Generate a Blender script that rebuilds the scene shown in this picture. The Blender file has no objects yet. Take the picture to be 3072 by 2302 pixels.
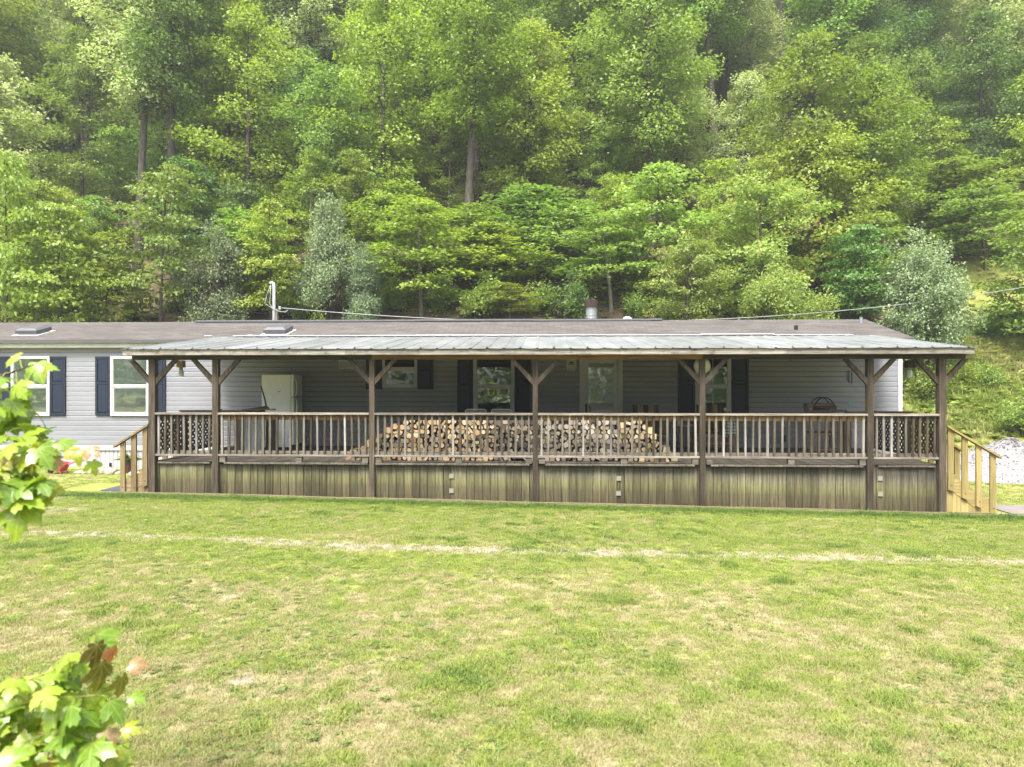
import bpy, bmesh, math, random
import numpy as np
from mathutils import Vector, Matrix
R = math.radians
rnd = random.Random(7)
scene = bpy.context.scene
C = scene.collection

# ------------------------------------------------------------------ camera, light, exposure
ZC = 2.22; YAW = R(2.5); F = 2100.0; VH = 1148.0        # eye height, heading, focal length and horizon (pixels of the 3072 px photo)
cam_d = bpy.data.cameras.new('camera'); cam = bpy.data.objects.new('camera', cam_d); C.objects.link(cam)
cam.location = (0, 0, ZC); cam.rotation_euler = (R(90), 0, YAW)
cam_d.sensor_width = 36; cam_d.lens = 36 * F / 3072; cam_d.shift_y = (1151 - VH) / 3072 * -1
cam_d.clip_start = 0.05; cam_d.clip_end = 600
cam_d.dof.use_dof = True; cam_d.dof.focus_distance = 14.0; cam_d.dof.aperture_fstop = 2.6
scene.camera = cam

SUN_EL, SUN_AZ = 61.0, 196.0                             # azimuth clockwise from +Y: light comes from behind the camera, a little left
world = bpy.data.worlds.new('World'); scene.world = world; world.use_nodes = True
wn = world.node_tree.nodes; wl = world.node_tree.links
sky = wn.new('ShaderNodeTexSky'); sky.sky_type = 'NISHITA'; sky.sun_disc = False
sky.sun_elevation = R(SUN_EL); sky.sun_rotation = R(SUN_AZ)
sky.air_density = 1.0; sky.dust_density = 4.0; sky.ozone_density = 1.0
hs = wn.new('ShaderNodeHueSaturation'); hs.inputs['Saturation'].default_value = 0.35
wl.new(sky.outputs[0], hs.inputs['Color']); wl.new(hs.outputs[0], wn['Background'].inputs['Color'])
wn['Background'].inputs['Strength'].default_value = 0.15
sd = bpy.data.lights.new('sun', 'SUN'); sd.energy = 2.9; sd.angle = R(16); sd.color = (1.0, 0.95, 0.86)
sun = bpy.data.objects.new('sun', sd); C.objects.link(sun)
az, el = R(SUN_AZ), R(SUN_EL)
sdir = Vector((math.sin(az) * math.cos(el), math.cos(az) * math.cos(el), math.sin(el)))
sun.rotation_euler = sdir.to_track_quat('Z', 'Y').to_euler(); sun.location = sdir * 60
scene.view_settings.view_transform = 'Standard'; scene.view_settings.look = 'None'
scene.view_settings.gamma = 1.0; scene.view_settings.use_curve_mapping = False
scene.view_settings.exposure = 1.8
scene.render.engine = 'CYCLES'
try:
    scene.cycles.use_denoising = True
    scene.cycles.max_bounces = 8; scene.cycles.diffuse_bounces = 2; scene.cycles.transparent_max_bounces = 12
except Exception: pass

# ------------------------------------------------------------------ helpers
def at(u, v, Y):
    """Point on the house-parallel plane Y that the photo shows at pixel u, v."""
    t = (u - 1536.0) / F
    k = math.cos(YAW) + t * math.sin(YAW)
    d = Y / k
    return Vector((d * (t * math.cos(YAW) - math.sin(YAW)), Y, ZC + (VH - v) / F * d))
def ax(u, Y): return at(u, 0, Y).x
def az_(u, v, Y): return at(u, v, Y).z

def tag(o, label=None, cat=None, group=None, kind=None):
    if label: o['label'] = label
    if cat: o['category'] = cat
    if group: o['group'] = group
    if kind: o['kind'] = kind
    return o
def thing(name, label, cat, loc=(0, 0, 0), rz=0.0, group=None):
    o = bpy.data.objects.new(name, None); C.objects.link(o)
    o.empty_display_size = 0.1; o.location = loc; o.rotation_euler = (0, 0, rz)
    return tag(o, label, cat, group)
def link_mesh(name, me, mats, parent=None, loc=(0, 0, 0), rot=(0, 0, 0), smooth=False):
    if mats is not None and not isinstance(mats, (list, tuple)): mats = [mats]
    if mats and len(me.materials) == 0:
        for m in mats: me.materials.append(m)
    if smooth: me.polygons.foreach_set('use_smooth', [True] * len(me.polygons))
    o = bpy.data.objects.new(name, me); C.objects.link(o)
    if parent is not None: o.parent = parent
    o.location = loc; o.rotation_euler = rot
    return o

class MB:
    def __init__(s): s.v = []; s.f = []; s.m = []
    def add(s, vs, fs, mi=0):
        n = len(s.v); s.v += [tuple(p) for p in vs]
        s.f += [tuple(i + n for i in f) for f in fs]; s.m += [mi] * len(fs); return s
    def box(s, x0, x1, y0, y1, z0, z1, mi=0):
        s.add([(x0,y0,z0),(x1,y0,z0),(x1,y1,z0),(x0,y1,z0),(x0,y0,z1),(x1,y0,z1),(x1,y1,z1),(x0,y1,z1)],
              [(0,3,2,1),(4,5,6,7),(0,1,5,4),(1,2,6,5),(2,3,7,6),(3,0,4,7)], mi); return s
    def prism(s, poly, axis, a, b, mi=0):
        """poly of 2D points extruded along axis x, y or z from a to b"""
        def P(p, t): return {'x': (t, p[0], p[1]), 'y': (p[0], t, p[1]), 'z': (p[0], p[1], t)}[axis]
        n = len(poly)
        vs = [P(p, a) for p in poly] + [P(p, b) for p in poly]
        fs = [tuple(range(n))[::-1], tuple(range(n, 2 * n))] + [(i, (i + 1) % n, n + (i + 1) % n, n + i) for i in range(n)]
        s.add(vs, fs, mi); return s
    def tube(s, pts, rad, n=8, mi=0, cap=True):
        pts = [Vector(p) for p in pts]
        if not isinstance(rad, (list, tuple)): rad = [rad] * len(pts)
        rings = []; base = len(s.v); up = None
        for i, p in enumerate(pts):
            d = (pts[min(i + 1, len(pts) - 1)] - pts[max(i - 1, 0)]).normalized()
            if up is None:
                up = Vector((0, 0, 1)) if abs(d.z) < 0.9 else Vector((1, 0, 0))
            side = d.cross(up).normalized(); u2 = side.cross(d).normalized(); up = u2
            for k in range(n):
                a = 2 * math.pi * k / n
                s.v.append(tuple(p + (side * math.cos(a) + u2 * math.sin(a)) * rad[i]))
        m = len(pts)
        for i in range(m - 1):
            for k in range(n):
                a, b = base + i * n + k, base + i * n + (k + 1) % n
                s.f.append((a, b, b + n, a + n)); s.m.append(mi)
        if cap:
            s.f.append(tuple(base + k for k in range(n))[::-1]); s.m.append(mi)
            s.f.append(tuple(base + (m - 1) * n + k for k in range(n))); s.m.append(mi)
        return s
    def lathe(s, prof, n=16, c=(0, 0, 0), mi=0):
        base = len(s.v)
        for r, z in prof:
            for k in range(n):
                a = 2 * math.pi * k / n
                s.v.append((c[0] + r * math.cos(a), c[1] + r * math.sin(a), c[2] + z))
        for i in range(len(prof) - 1):
            for k in range(n):
                a, b = base + i * n + k, base + i * n + (k + 1) % n
                s.f.append((a, b, b + n, a + n)); s.m.append(mi)
        s.f.append(tuple(base + k for k in range(n))[::-1]); s.m.append(mi)
        s.f.append(tuple(base + (len(prof) - 1) * n + k for k in range(n))); s.m.append(mi)
        return s
    def mesh(s, name):
        me = bpy.data.meshes.new(name); me.from_pydata(s.v, [], s.f)
        if any(s.m): me.polygons.foreach_set('material_index', s.m)
        me.update(); return me
    def build(s, name, mats, parent=None, loc=(0, 0, 0), rot=(0, 0, 0), smooth=False):
        return link_mesh(name, s.mesh(name), mats, parent, loc, rot, smooth)

def beam(name, p0, p1, w, h, m, parent, roll=0.0):
    """A squared timber from p0 to p1; local z runs along it so grain follows."""
    p0, p1 = Vector(p0), Vector(p1); L = (p1 - p0).length
    o = MB().box(-w/2, w/2, -h/2, h/2, -L/2, L/2).build(name, m, parent)
    o.location = (p0 + p1) / 2
    q = (p1 - p0).to_track_quat('Z', 'Y')
    o.rotation_mode = 'QUATERNION'; o.rotation_quaternion = q
    return o

def bx(name, x0, x1, y0, y1, z0, z1, m, parent=None, rot=(0, 0, 0)):
    cx, cy, cz = (x0+x1)/2, (y0+y1)/2, (z0+z1)/2
    return MB().box(x0-cx, x1-cx, y0-cy, y1-cy, z0-cz, z1-cz).build(name, m, parent, (cx, cy, cz), rot)

def rock_mesh(name, seed, sub=2, rough=0.35, flat=0.6):
    r = random.Random(seed); bm = bmesh.new()
    bmesh.ops.create_icosphere(bm, subdivisions=sub, radius=1.0)
    ph = [Vector((r.gauss(0, 1), r.gauss(0, 1), r.gauss(0, 1))).normalized() for _ in range(9)]
    am = [r.uniform(0.2, 1) for _ in ph]
    for v in bm.verts:
        n = v.co.normalized(); k = 1.0
        for p, a in zip(ph, am): k -= rough * a * max(0.0, n.dot(p) - 0.55)
        k += r.uniform(-0.03, 0.03)
        v.co = n * k; v.co.z *= flat
    me = bpy.data.meshes.new(name); bm.to_mesh(me); bm.free(); return me

# value noise for terrain and lawn patterns
_tab = np.random.default_rng(11).random((256, 256))
def vnoise(x, y, s=0):
    x = np.asarray(x, float) + 37.3 * s; y = np.asarray(y, float) + 91.7 * s
    xi = np.floor(x).astype(int); yi = np.floor(y).astype(int); fx = x - xi; fy = y - yi
    fx = fx * fx * (3 - 2 * fx); fy = fy * fy * (3 - 2 * fy)
    g = lambda i, j: _tab[i & 255, j & 255]
    return (g(xi, yi) * (1 - fx) + g(xi + 1, yi) * fx) * (1 - fy) + (g(xi, yi + 1) * (1 - fx) + g(xi + 1, yi + 1) * fx) * fy
def fbm(x, y, s=0, o=4):
    t = 0; a = 0.5; n = 0
    for i in range(o):
        t = t + a * vnoise(np.asarray(x) * 2 ** i, np.asarray(y) * 2 ** i, s + i); n += a; a *= 0.55
    return t / n
def sstep(a, b, x):
    t = np.clip((np.asarray(x, float) - a) / (b - a), 0, 1); return t * t * (3 - 2 * t)

HILL0 = 20.0
def gz(x, y):
    x = np.asarray(x, float); y = np.asarray(y, float)
    base = -0.018 - 0.0175 * np.clip(x, -16, 16) + 0.03 * (fbm(x * 0.35, y * 0.35, 3, 3) - 0.5)
    h = y - HILL0 - 1.2 * (fbm(x * 0.12, x * 0 + 0.5, 5, 2) - 0.5)
    hill = np.where(h > 0, 0.64 * (h - 1.6 * (1 - np.exp(-np.maximum(h, 0) / 1.6))), 0)
    hill = hill + np.where(h > 0, sstep(0, 12, h) * 2.2 * (fbm(x * 0.09, y * 0.09, 8, 3) - 0.5), 0)
    return base + hill
def gzf(x, y): return float(gz(x, y))

# ------------------------------------------------------------------ materials
def new_mat(name, rough=0.8, spec=0.3, metal=0.0):
    m = bpy.data.materials.new(name); m.use_nodes = True
    nt = m.node_tree; b = nt.nodes['Principled BSDF']
    b.inputs['Roughness'].default_value = rough; b.inputs['Specular IOR Level'].default_value = spec
    b.inputs['Metallic'].default_value = metal
    return m, nt, b
def coord(nt, kind='Object', scale=(1, 1, 1), loc=(0, 0, 0)):
    tc = nt.nodes.new('ShaderNodeTexCoord'); mp = nt.nodes.new('ShaderNodeMapping')
    mp.inputs['Scale'].default_value = scale; mp.inputs['Location'].default_value = loc
    nt.links.new(tc.outputs[kind], mp.inputs['Vector']); return mp.outputs[0]
def wpos(nt, scale=(1, 1, 1)):
    g = nt.nodes.new('ShaderNodeNewGeometry'); mp = nt.nodes.new('ShaderNodeMapping')
    mp.inputs['Scale'].default_value = scale
    nt.links.new(g.outputs['Position'], mp.inputs['Vector']); return mp.outputs[0]
def noise(nt, vec, scale=5, detail=4, rough=0.6, w=None):
    n = nt.nodes.new('ShaderNodeTexNoise')
    n.inputs['Scale'].default_value = scale; n.inputs['Detail'].default_value = detail; n.inputs['Roughness'].default_value = rough
    if w is not None:
        n.noise_dimensions = '4D'; nt.links.new(w, n.inputs['W'])
    nt.links.new(vec, n.inputs['Vector']); return n.outputs['Fac']
def ramp(nt, fac, stops):
    r = nt.nodes.new('ShaderNodeValToRGB'); e = r.color_ramp.elements
    while len(e) < len(stops): e.new(0.5)
    for i, (p, c) in enumerate(stops):
        e[i].position = p; e[i].color = (c, c, c, 1) if isinstance(c, (int, float)) else (*c, 1)
    nt.links.new(fac, r.inputs['Fac']); return r.outputs['Color']
def mix(nt, fac, a, b, mode='MIX'):
    n = nt.nodes.new('ShaderNodeMix'); n.data_type = 'RGBA'; n.blend_type = mode
    for sock, val in ((n.inputs[0], fac), (n.inputs[6], a), (n.inputs[7], b)):
        if isinstance(val, (int, float)): sock.default_value = val if sock == n.inputs[0] else (val, val, val, 1)
        elif isinstance(val, tuple): sock.default_value = (*val, 1)
        else: nt.links.new(val, sock)
    return n.outputs[2]
def math_(nt, op, a, b=0.0, c=None):
    n = nt.nodes.new('ShaderNodeMath'); n.operation = op
    for i, val in enumerate((a, b) if c is None else (a, b, c)):
        if isinstance(val, (int, float)): n.inputs[i].default_value = val
        else: nt.links.new(val, n.inputs[i])
    return n.outputs[0]
def bump(nt, b, h, strength=0.3, dist=0.01):
    n = nt.nodes.new('ShaderNodeBump'); n.inputs['Strength'].default_value = strength; n.inputs['Distance'].default_value = dist
    nt.links.new(h, n.inputs['Height']); nt.links.new(n.outputs[0], b.inputs['Normal'])
def orandom(nt):
    n = nt.nodes.new('ShaderNodeObjectInfo'); return n.outputs['Random']
def sep(nt, vec, i):
    n = nt.nodes.new('ShaderNodeSeparateXYZ'); nt.links.new(vec, n.inputs[0]); return n.outputs[i]

def plain(name, col, rough=0.6, spec=0.35, metal=0.0, var=0.12, sc=6.0):
    m, nt, b = new_mat(name, rough, spec, metal)
    n = noise(nt, coord(nt), sc, 5)
    dark = tuple(c * (1 - var) for c in col); lite = tuple(min(1, c * (1 + var)) for c in col)
    nt.links.new(ramp(nt, n, [(0.3, dark), (0.7, lite)]), b.inputs['Base Color'])
    bump(nt, b, n, 0.08, 0.004)
    return m

def wood(name, axis, dark, mid, lite, rough=0.85, algae=0.0, stain=False):
    """Weathered timber with grain along the given local axis."""
    m, nt, b = new_mat(name, rough, 0.2)
    rn = math_(nt, 'MULTIPLY', orandom(nt), 40.0)
    st = {'x': (1.2, 26, 26), 'y': (26, 1.2, 26), 'z': (26, 26, 1.2)}[axis]
    g = noise(nt, coord(nt, 'Object', st), 1.6, 6, 0.65, rn)
    st2 = {'x': (0.8, 5, 5), 'y': (5, 0.8, 5), 'z': (5, 5, 0.8)}[axis]
    bl = noise(nt, coord(nt, 'Object', st2), 1.5, 4, 0.6, rn)
    col = ramp(nt, g, [(0.30, dark), (0.5, mid), (0.72, lite)])
    tone = ramp(nt, math_(nt, 'ADD', math_(nt, 'MULTIPLY', bl, 0.6), math_(nt, 'MULTIPLY', orandom(nt), 0.4)), [(0.25, 0.62), (0.75, 1.25)])
    col = mix(nt, 1.0, col, tone, 'MULTIPLY')
    if algae:
        a = ramp(nt, noise(nt, coord(nt, 'Object', st2, (3, 1, 7)), 2.0, 4, 0.6, rn), [(0.48, 0.0), (0.75, algae)])
        col = mix(nt, a, col, (0.10, 0.12, 0.03))
    if stain:                                                          # mildew runs below the roof ribs
        a = ramp(nt, noise(nt, coord(nt, 'Object', (3.2, 1, 5)), 1.6, 5, 0.7, rn), [(0.5, 0.0), (0.66, 0.75)])
        col = mix(nt, a, col, (0.06, 0.055, 0.04))
    nt.links.new(col, b.inputs['Base Color'])
    bump(nt, b, g, 0.35, 0.006)
    return m

M = {}
GREY = ((0.040, 0.034, 0.028), (0.110, 0.094, 0.078), (0.225, 0.203, 0.178))
BROWN = ((0.022, 0.017, 0.012), (0.062, 0.048, 0.035), (0.135, 0.112, 0.086))
for a in 'xyz':
    M['grey_' + a] = wood('weathered grey timber ' + a, a, *GREY, algae=0.25)
    M['brown_' + a] = wood('dark brown timber ' + a, a, *BROWN)
    M['tan_' + a] = wood('new yellow pine timber ' + a, a, (0.21, 0.155, 0.055), (0.30, 0.235, 0.095), (0.38, 0.31, 0.145))
    M['amber_' + a] = wood('amber brown beam timber ' + a, a, (0.11, 0.062, 0.022), (0.21, 0.12, 0.042), (0.30, 0.185, 0.08))
    M['old_tan_' + a] = wood('aged tan timber ' + a, a, (0.11, 0.078, 0.042), (0.20, 0.145, 0.08), (0.29, 0.225, 0.138), algae=0.4)
M['pale_z'] = wood('sun bleached baluster timber', 'z', (0.10, 0.088, 0.078), (0.23, 0.21, 0.19), (0.37, 0.355, 0.34))
M['rail_x'] = wood('sun bleached rail timber', 'x', (0.085, 0.072, 0.06), (0.20, 0.174, 0.146), (0.34, 0.31, 0.275))
M['fascia_x'] = wood('stained fascia timber', 'x', (0.09, 0.078, 0.062), (0.24, 0.22, 0.19), (0.37, 0.35, 0.315), stain=True)

def skirt_mat():
    m, nt, b = new_mat('skirt boards with green algae band', 0.88, 0.2)
    rn = math_(nt, 'MULTIPLY', orandom(nt), 40.0)
    g = noise(nt, coord(nt, 'Object', (30, 30, 1.4)), 1.5, 6, 0.65, rn)
    co = coord(nt, 'Object')
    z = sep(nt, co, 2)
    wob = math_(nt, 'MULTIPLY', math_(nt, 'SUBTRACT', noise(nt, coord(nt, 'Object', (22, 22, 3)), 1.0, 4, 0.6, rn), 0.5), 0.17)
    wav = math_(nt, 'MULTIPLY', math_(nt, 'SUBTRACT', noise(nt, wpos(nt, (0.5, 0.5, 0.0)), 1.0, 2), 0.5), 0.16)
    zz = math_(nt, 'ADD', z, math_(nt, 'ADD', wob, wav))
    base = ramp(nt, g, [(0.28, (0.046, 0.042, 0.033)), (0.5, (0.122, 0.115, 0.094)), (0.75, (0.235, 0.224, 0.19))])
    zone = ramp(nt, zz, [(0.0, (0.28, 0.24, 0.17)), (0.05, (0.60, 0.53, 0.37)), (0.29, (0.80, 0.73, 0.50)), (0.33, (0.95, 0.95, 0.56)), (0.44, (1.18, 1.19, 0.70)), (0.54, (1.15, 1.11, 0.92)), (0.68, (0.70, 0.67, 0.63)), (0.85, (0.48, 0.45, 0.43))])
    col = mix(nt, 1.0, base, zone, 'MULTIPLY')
    tone = ramp(nt, orandom(nt), [(0.0, 0.50), (0.5, 0.82), (1.0, 1.08)])
    nt.links.new(mix(nt, 1.0, col, tone, 'MULTIPLY'), b.inputs['Base Color'])
    bump(nt, b, g, 0.35, 0.005)
    return m
M['skirt'] = skirt_mat()

def siding_mat():
    m, nt, b = new_mat('grey vinyl siding', 0.5, 0.4)
    n = noise(nt, wpos(nt, (0.5, 1, 1.2)), 1.3, 5)
    nt.links.new(ramp(nt, n, [(0.3, (0.19, 0.194, 0.222)), (0.7, (0.228, 0.232, 0.262))]), b.inputs['Base Color'])
    bump(nt, b, noise(nt, coord(nt, 'Object', (3, 60, 60)), 1.5, 3), 0.1, 0.003)
    return m
M['siding'] = siding_mat()
M['white'] = plain('white vinyl trim', (0.44, 0.445, 0.455), 0.45)
M['skirting'] = plain('white metal skirting', (0.34, 0.345, 0.365), 0.5, var=0.06, sc=2)
M['shutter'] = plain('navy slate shutter', (0.011, 0.017, 0.034), 0.5, 0.3)
M['fridge'] = plain('white enamel', (0.84, 0.85, 0.83), 0.3, 0.5, var=0.03)
M['blind'] = plain('pale window blind', (0.40, 0.445, 0.425), 0.7, var=0.03)
M['black'] = plain('black plastic', (0.015, 0.015, 0.017), 0.5)
M['dark_metal'] = plain('dark iron', (0.03, 0.028, 0.028), 0.5, 0.5, 0.4)
M['galv'] = plain('galvanised steel', (0.28, 0.295, 0.315), 0.38, 0.5, 0.55, 0.15, 9)
M['rust'] = plain('rusted steel', (0.04, 0.027, 0.022), 0.85, 0.2, 0.1, 0.4, 14)
M['pvc'] = plain('grey conduit', (0.36, 0.365, 0.38), 0.5)
M['wire'] = plain('weathered cable', (0.27, 0.28, 0.275), 0.6)
M['room'] = plain('unlit room', (0.03, 0.032, 0.03), 0.9, 0.1)
M['vent'] = plain('charcoal roof vent', (0.075, 0.075, 0.085), 0.45, 0.5)
M['flash'] = plain('white flashing', (0.55, 0.54, 0.55), 0.4)
M['frame_tan'] = plain('sand coloured chair frame', (0.42, 0.41, 0.33), 0.5)
M['mesh_grey'] = plain('grey sling fabric', (0.16, 0.165, 0.14), 0.8)
M['pot'] = plain('brown flowerpot', (0.085, 0.035, 0.025), 0.6)
M['red'] = plain('faded red plastic', (0.50, 0.045, 0.075), 0.5)
M['mat'] = plain('black rubber mat', (0.05, 0.055, 0.07), 0.75)
M['jar_wood'] = plain('pale pine block', (0.36, 0.24, 0.12), 0.8, sc=20)
M['frost'] = plain('frosted jar glass', (0.62, 0.66, 0.66), 0.25, 0.5)
M['globe'] = plain('white glass globe', (0.80, 0.80, 0.74), 0.3, 0.5, var=0.02)
M['sign'] = plain('cream sign board', (0.45, 0.44, 0.36), 0.7)
M['teal'] = plain('teal ornament', (0.05, 0.38, 0.38), 0.4)
M['stone'] = plain('field stone', (0.27, 0.235, 0.19), 0.9, 0.2, var=0.45, sc=3)
M['gravel'] = plain('crushed limestone', (0.19, 0.182, 0.187), 0.9, 0.2, var=0.3, sc=30)
M['plate'] = plain('bleached plate', (0.20, 0.195, 0.155), 0.7)
M['concrete'] = plain('worn concrete', (0.17, 0.15, 0.14), 0.9, var=0.15, sc=4)
M['pipe'] = plain('dull copper hose', (0.13, 0.09, 0.065), 0.6)
M['bark_log'] = wood('log furniture bark', 'z', (0.10, 0.07, 0.05), (0.19, 0.145, 0.11), (0.29, 0.235, 0.19))

def bark_mat(name, a, c):
    m, nt, b = new_mat(name, 0.95, 0.1)
    g = noise(nt, coord(nt, 'Object', (9, 9, 1.8)), 1.6, 6)
    k = ramp(nt, orandom(nt), [(0, 0.75), (1, 1.3)])
    nt.links.new(mix(nt, 1.0, ramp(nt, g, [(0.3, a), (0.7, c)]), k, 'MULTIPLY'), b.inputs['Base Color'])
    bump(nt, b, g, 0.6, 0.03); return m
M['bark'] = bark_mat('forest bark', (0.03, 0.026, 0.022), (0.095, 0.082, 0.07))
M['bark_pale'] = bark_mat('pale sapling bark', (0.09, 0.078, 0.066), (0.20, 0.18, 0.155))

def leaf_mat(name, dark, mid, lite, trans=0.45, rough=0.5, tip=None, spec=0.35):
    m, nt, b = new_mat(name, rough, spec)
    at_ = nt.nodes.new('ShaderNodeAttribute'); at_.attribute_name = 'tint'
    col = ramp(nt, at_.outputs['Fac'], [(0.0, dark), (0.5, mid), (0.95, lite)] if tip is None else [(0.0, dark), (0.45, mid), (0.8, lite), (0.95, tip)])
    hv = nt.nodes.new('ShaderNodeHueSaturation')
    r = orandom(nt)
    nt.links.new(math_(nt, 'ADD', 0.478, math_(nt, 'MULTIPLY', r, 0.028)), hv.inputs['Hue'])
    r2 = math_(nt, 'FRACT', math_(nt, 'MULTIPLY', r, 7.31))
    nt.links.new(math_(nt, 'ADD', 0.72, math_(nt, 'MULTIPLY', r2, 0.56)), hv.inputs['Value'])
    nt.links.new(col, hv.inputs['Color'])
    nt.links.new(hv.outputs[0], b.inputs['Base Color'])
    tr = nt.nodes.new('ShaderNodeBsdfTranslucent')
    nt.links.new(mix(nt, 1.0, hv.outputs[0], (1.25, 1.35, 0.7), 'MULTIPLY'), tr.inputs['Color'])
    ms = nt.nodes.new('ShaderNodeMixShader'); ms.inputs[0].default_value = trans
    nt.links.new(b.outputs[0], ms.inputs[1]); nt.links.new(tr.outputs[0], ms.inputs[2])
    nt.links.new(ms.outputs[0], nt.nodes['Material Output'].inputs['Surface'])
    return m
M['leaf'] = leaf_mat('forest leaves', (0.092, 0.165, 0.030), (0.165, 0.258, 0.054), (0.255, 0.355, 0.092), .42)
M['leaf_dark'] = leaf_mat('deep green leaves', (0.055, 0.115, 0.030), (0.098, 0.18, 0.046), (0.15, 0.25, 0.072), .42)
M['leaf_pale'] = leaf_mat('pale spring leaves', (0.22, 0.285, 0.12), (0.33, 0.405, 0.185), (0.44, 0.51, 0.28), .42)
M['leaf_sap'] = leaf_mat('bright sapling leaves', (0.122, 0.185, 0.026), (0.195, 0.27, 0.040), (0.27, 0.345, 0.066), .42)
M['leaf_red'] = leaf_mat('maple leaves with red tips', (0.11, 0.17, 0.04), (0.175, 0.25, 0.06), (0.25, 0.325, 0.09), .42, tip=(0.34, 0.25, 0.11))
M['leaf_silver'] = leaf_mat('silvery olive leaves', (0.095, 0.142, 0.068), (0.155, 0.21, 0.11), (0.225, 0.285, 0.16), trans=0.3)

def glass_mat():
    m, nt, b = new_mat('window glass', 0.05, 0.5)
    nt.nodes.remove(b)
    gl = nt.nodes.new('ShaderNodeBsdfGlossy'); gl.inputs['Roughness'].default_value = 0.02
    gl.inputs['Color'].default_value = (0.9, 0.95, 0.92, 1)
    tr = nt.nodes.new('ShaderNodeBsdfTransparent'); tr.inputs['Color'].default_value = (0.955, 0.98, 0.965, 1)
    ms = nt.nodes.new('ShaderNodeMixShader'); fr = nt.nodes.new('ShaderNodeFresnel'); fr.inputs['IOR'].default_value = 1.5
    nt.links.new(math_(nt, 'ADD', fr.outputs[0], 0.05), ms.inputs[0])
    nt.links.new(tr.outputs[0], ms.inputs[1]); nt.links.new(gl.outputs[0], ms.inputs[2])
    nt.links.new(ms.outputs[0], nt.nodes['Material Output'].inputs['Surface'])
    return m
M['glass'] = glass_mat()

def shingle_mat():
    m, nt, b = new_mat('weathered brown shingles', 0.95, 0.04)
    br = nt.nodes.new('ShaderNodeTexBrick'); br.offset = 0.5
    nt.links.new(coord(nt, 'Object', (1, 1.0, 1)), br.inputs['Vector'])
    br.inputs['Scale'].default_value = 1.0; br.inputs['Brick Width'].default_value = 0.30; br.inputs['Row Height'].default_value = 0.138
    br.inputs['Mortar Size'].default_value = 0.006; br.inputs['Bias'].default_value = 0.0
    br.inputs['Color1'].default_value = (0.080, 0.073, 0.069, 1); br.inputs['Color2'].default_value = (0.106, 0.098, 0.093, 1)
    br.inputs['Mortar'].default_value = (0.055, 0.048, 0.049, 1)
    n = noise(nt, coord(nt, 'Object', (0.35, 1.2, 1)), 1.5, 5)
    col = mix(nt, 1.0, br.outputs['Color'], ramp(nt, n, [(0.3, 0.82), (0.7, 1.14)]), 'MULTIPLY')
    fine = noise(nt, coord(nt), 90, 3)
    col = mix(nt, 1.0, col, ramp(nt, fine, [(0.3, 0.85), (0.7, 1.15)]), 'MULTIPLY')
    nt.links.new(col, b.inputs['Base Color']); bump(nt, b, br.outputs['Fac'], 0.3, -0.006)
    return m
M['shingle'] = shingle_mat()
def tin_mat():
    m, nt, b = new_mat('weathered sheet metal roofing', 0.42, 0.5, 0.25)
    n = noise(nt, coord(nt, 'Object', (2, 0.6, 1)), 1.4, 5, 0.6, math_(nt, 'MULTIPLY', orandom(nt), 30.0))
    col = ramp(nt, n, [(0.25, (0.14, 0.148, 0.16)), (0.5, (0.215, 0.223, 0.237)), (0.75, (0.31, 0.316, 0.328))])
    col = mix(nt, 1.0, col, ramp(nt, orandom(nt), [(0, 0.8), (1, 1.1)]), 'MULTIPLY')
    nt.links.new(col, b.inputs['Base Color']); return m
M['tin'] = tin_mat()

def attr(nt, name, typ='GEOMETRY'):
    n = nt.nodes.new('ShaderNodeAttribute'); n.attribute_name = name; n.attribute_type = typ; return n.outputs['Fac']
SOIL = ((0.20, 0.168, 0.128), (0.345, 0.30, 0.24))
def ground_mat():
    m, nt, b = new_mat('mown lawn with straw and soil', 0.95, 0.1)
    p = wpos(nt)
    f = noise(nt, p, 26, 6, 0.75); f2 = noise(nt, p, 7, 4)
    green = ramp(nt, f, [(0.3, (0.11, 0.13, 0.028)), (0.5, (0.20, 0.225, 0.05)), (0.72, (0.30, 0.32, 0.095))])
    straw = ramp(nt, f, [(0.3, (0.15, 0.13, 0.068)), (0.5, (0.27, 0.23, 0.13)), (0.72, (0.39, 0.33, 0.215))])
    soil = ramp(nt, noise(nt, p, 14, 6, 0.7), [(0.3, SOIL[0]), (0.7, SOIL[1])])
    d = math_(nt, 'ADD', attr(nt, 'dry'), math_(nt, 'MULTIPLY', math_(nt, 'SUBTRACT', f2, 0.5), 0.9))
    col = mix(nt, ramp(nt, d, [(0.25, 0.0), (0.75, 1.0)]), green, straw)
    ba = math_(nt, 'ADD', attr(nt, 'bare'), math_(nt, 'MULTIPLY', math_(nt, 'SUBTRACT', noise(nt, p, 11, 5, 0.7), 0.5), 1.1))
    col = mix(nt, ramp(nt, ba, [(0.38, 0.0), (0.62, 1.0)]), col, soil)
    nt.links.new(col, b.inputs['Base Color']); bump(nt, b, f, 0.6, 0.03)
    return m
M['ground'] = ground_mat()
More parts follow.
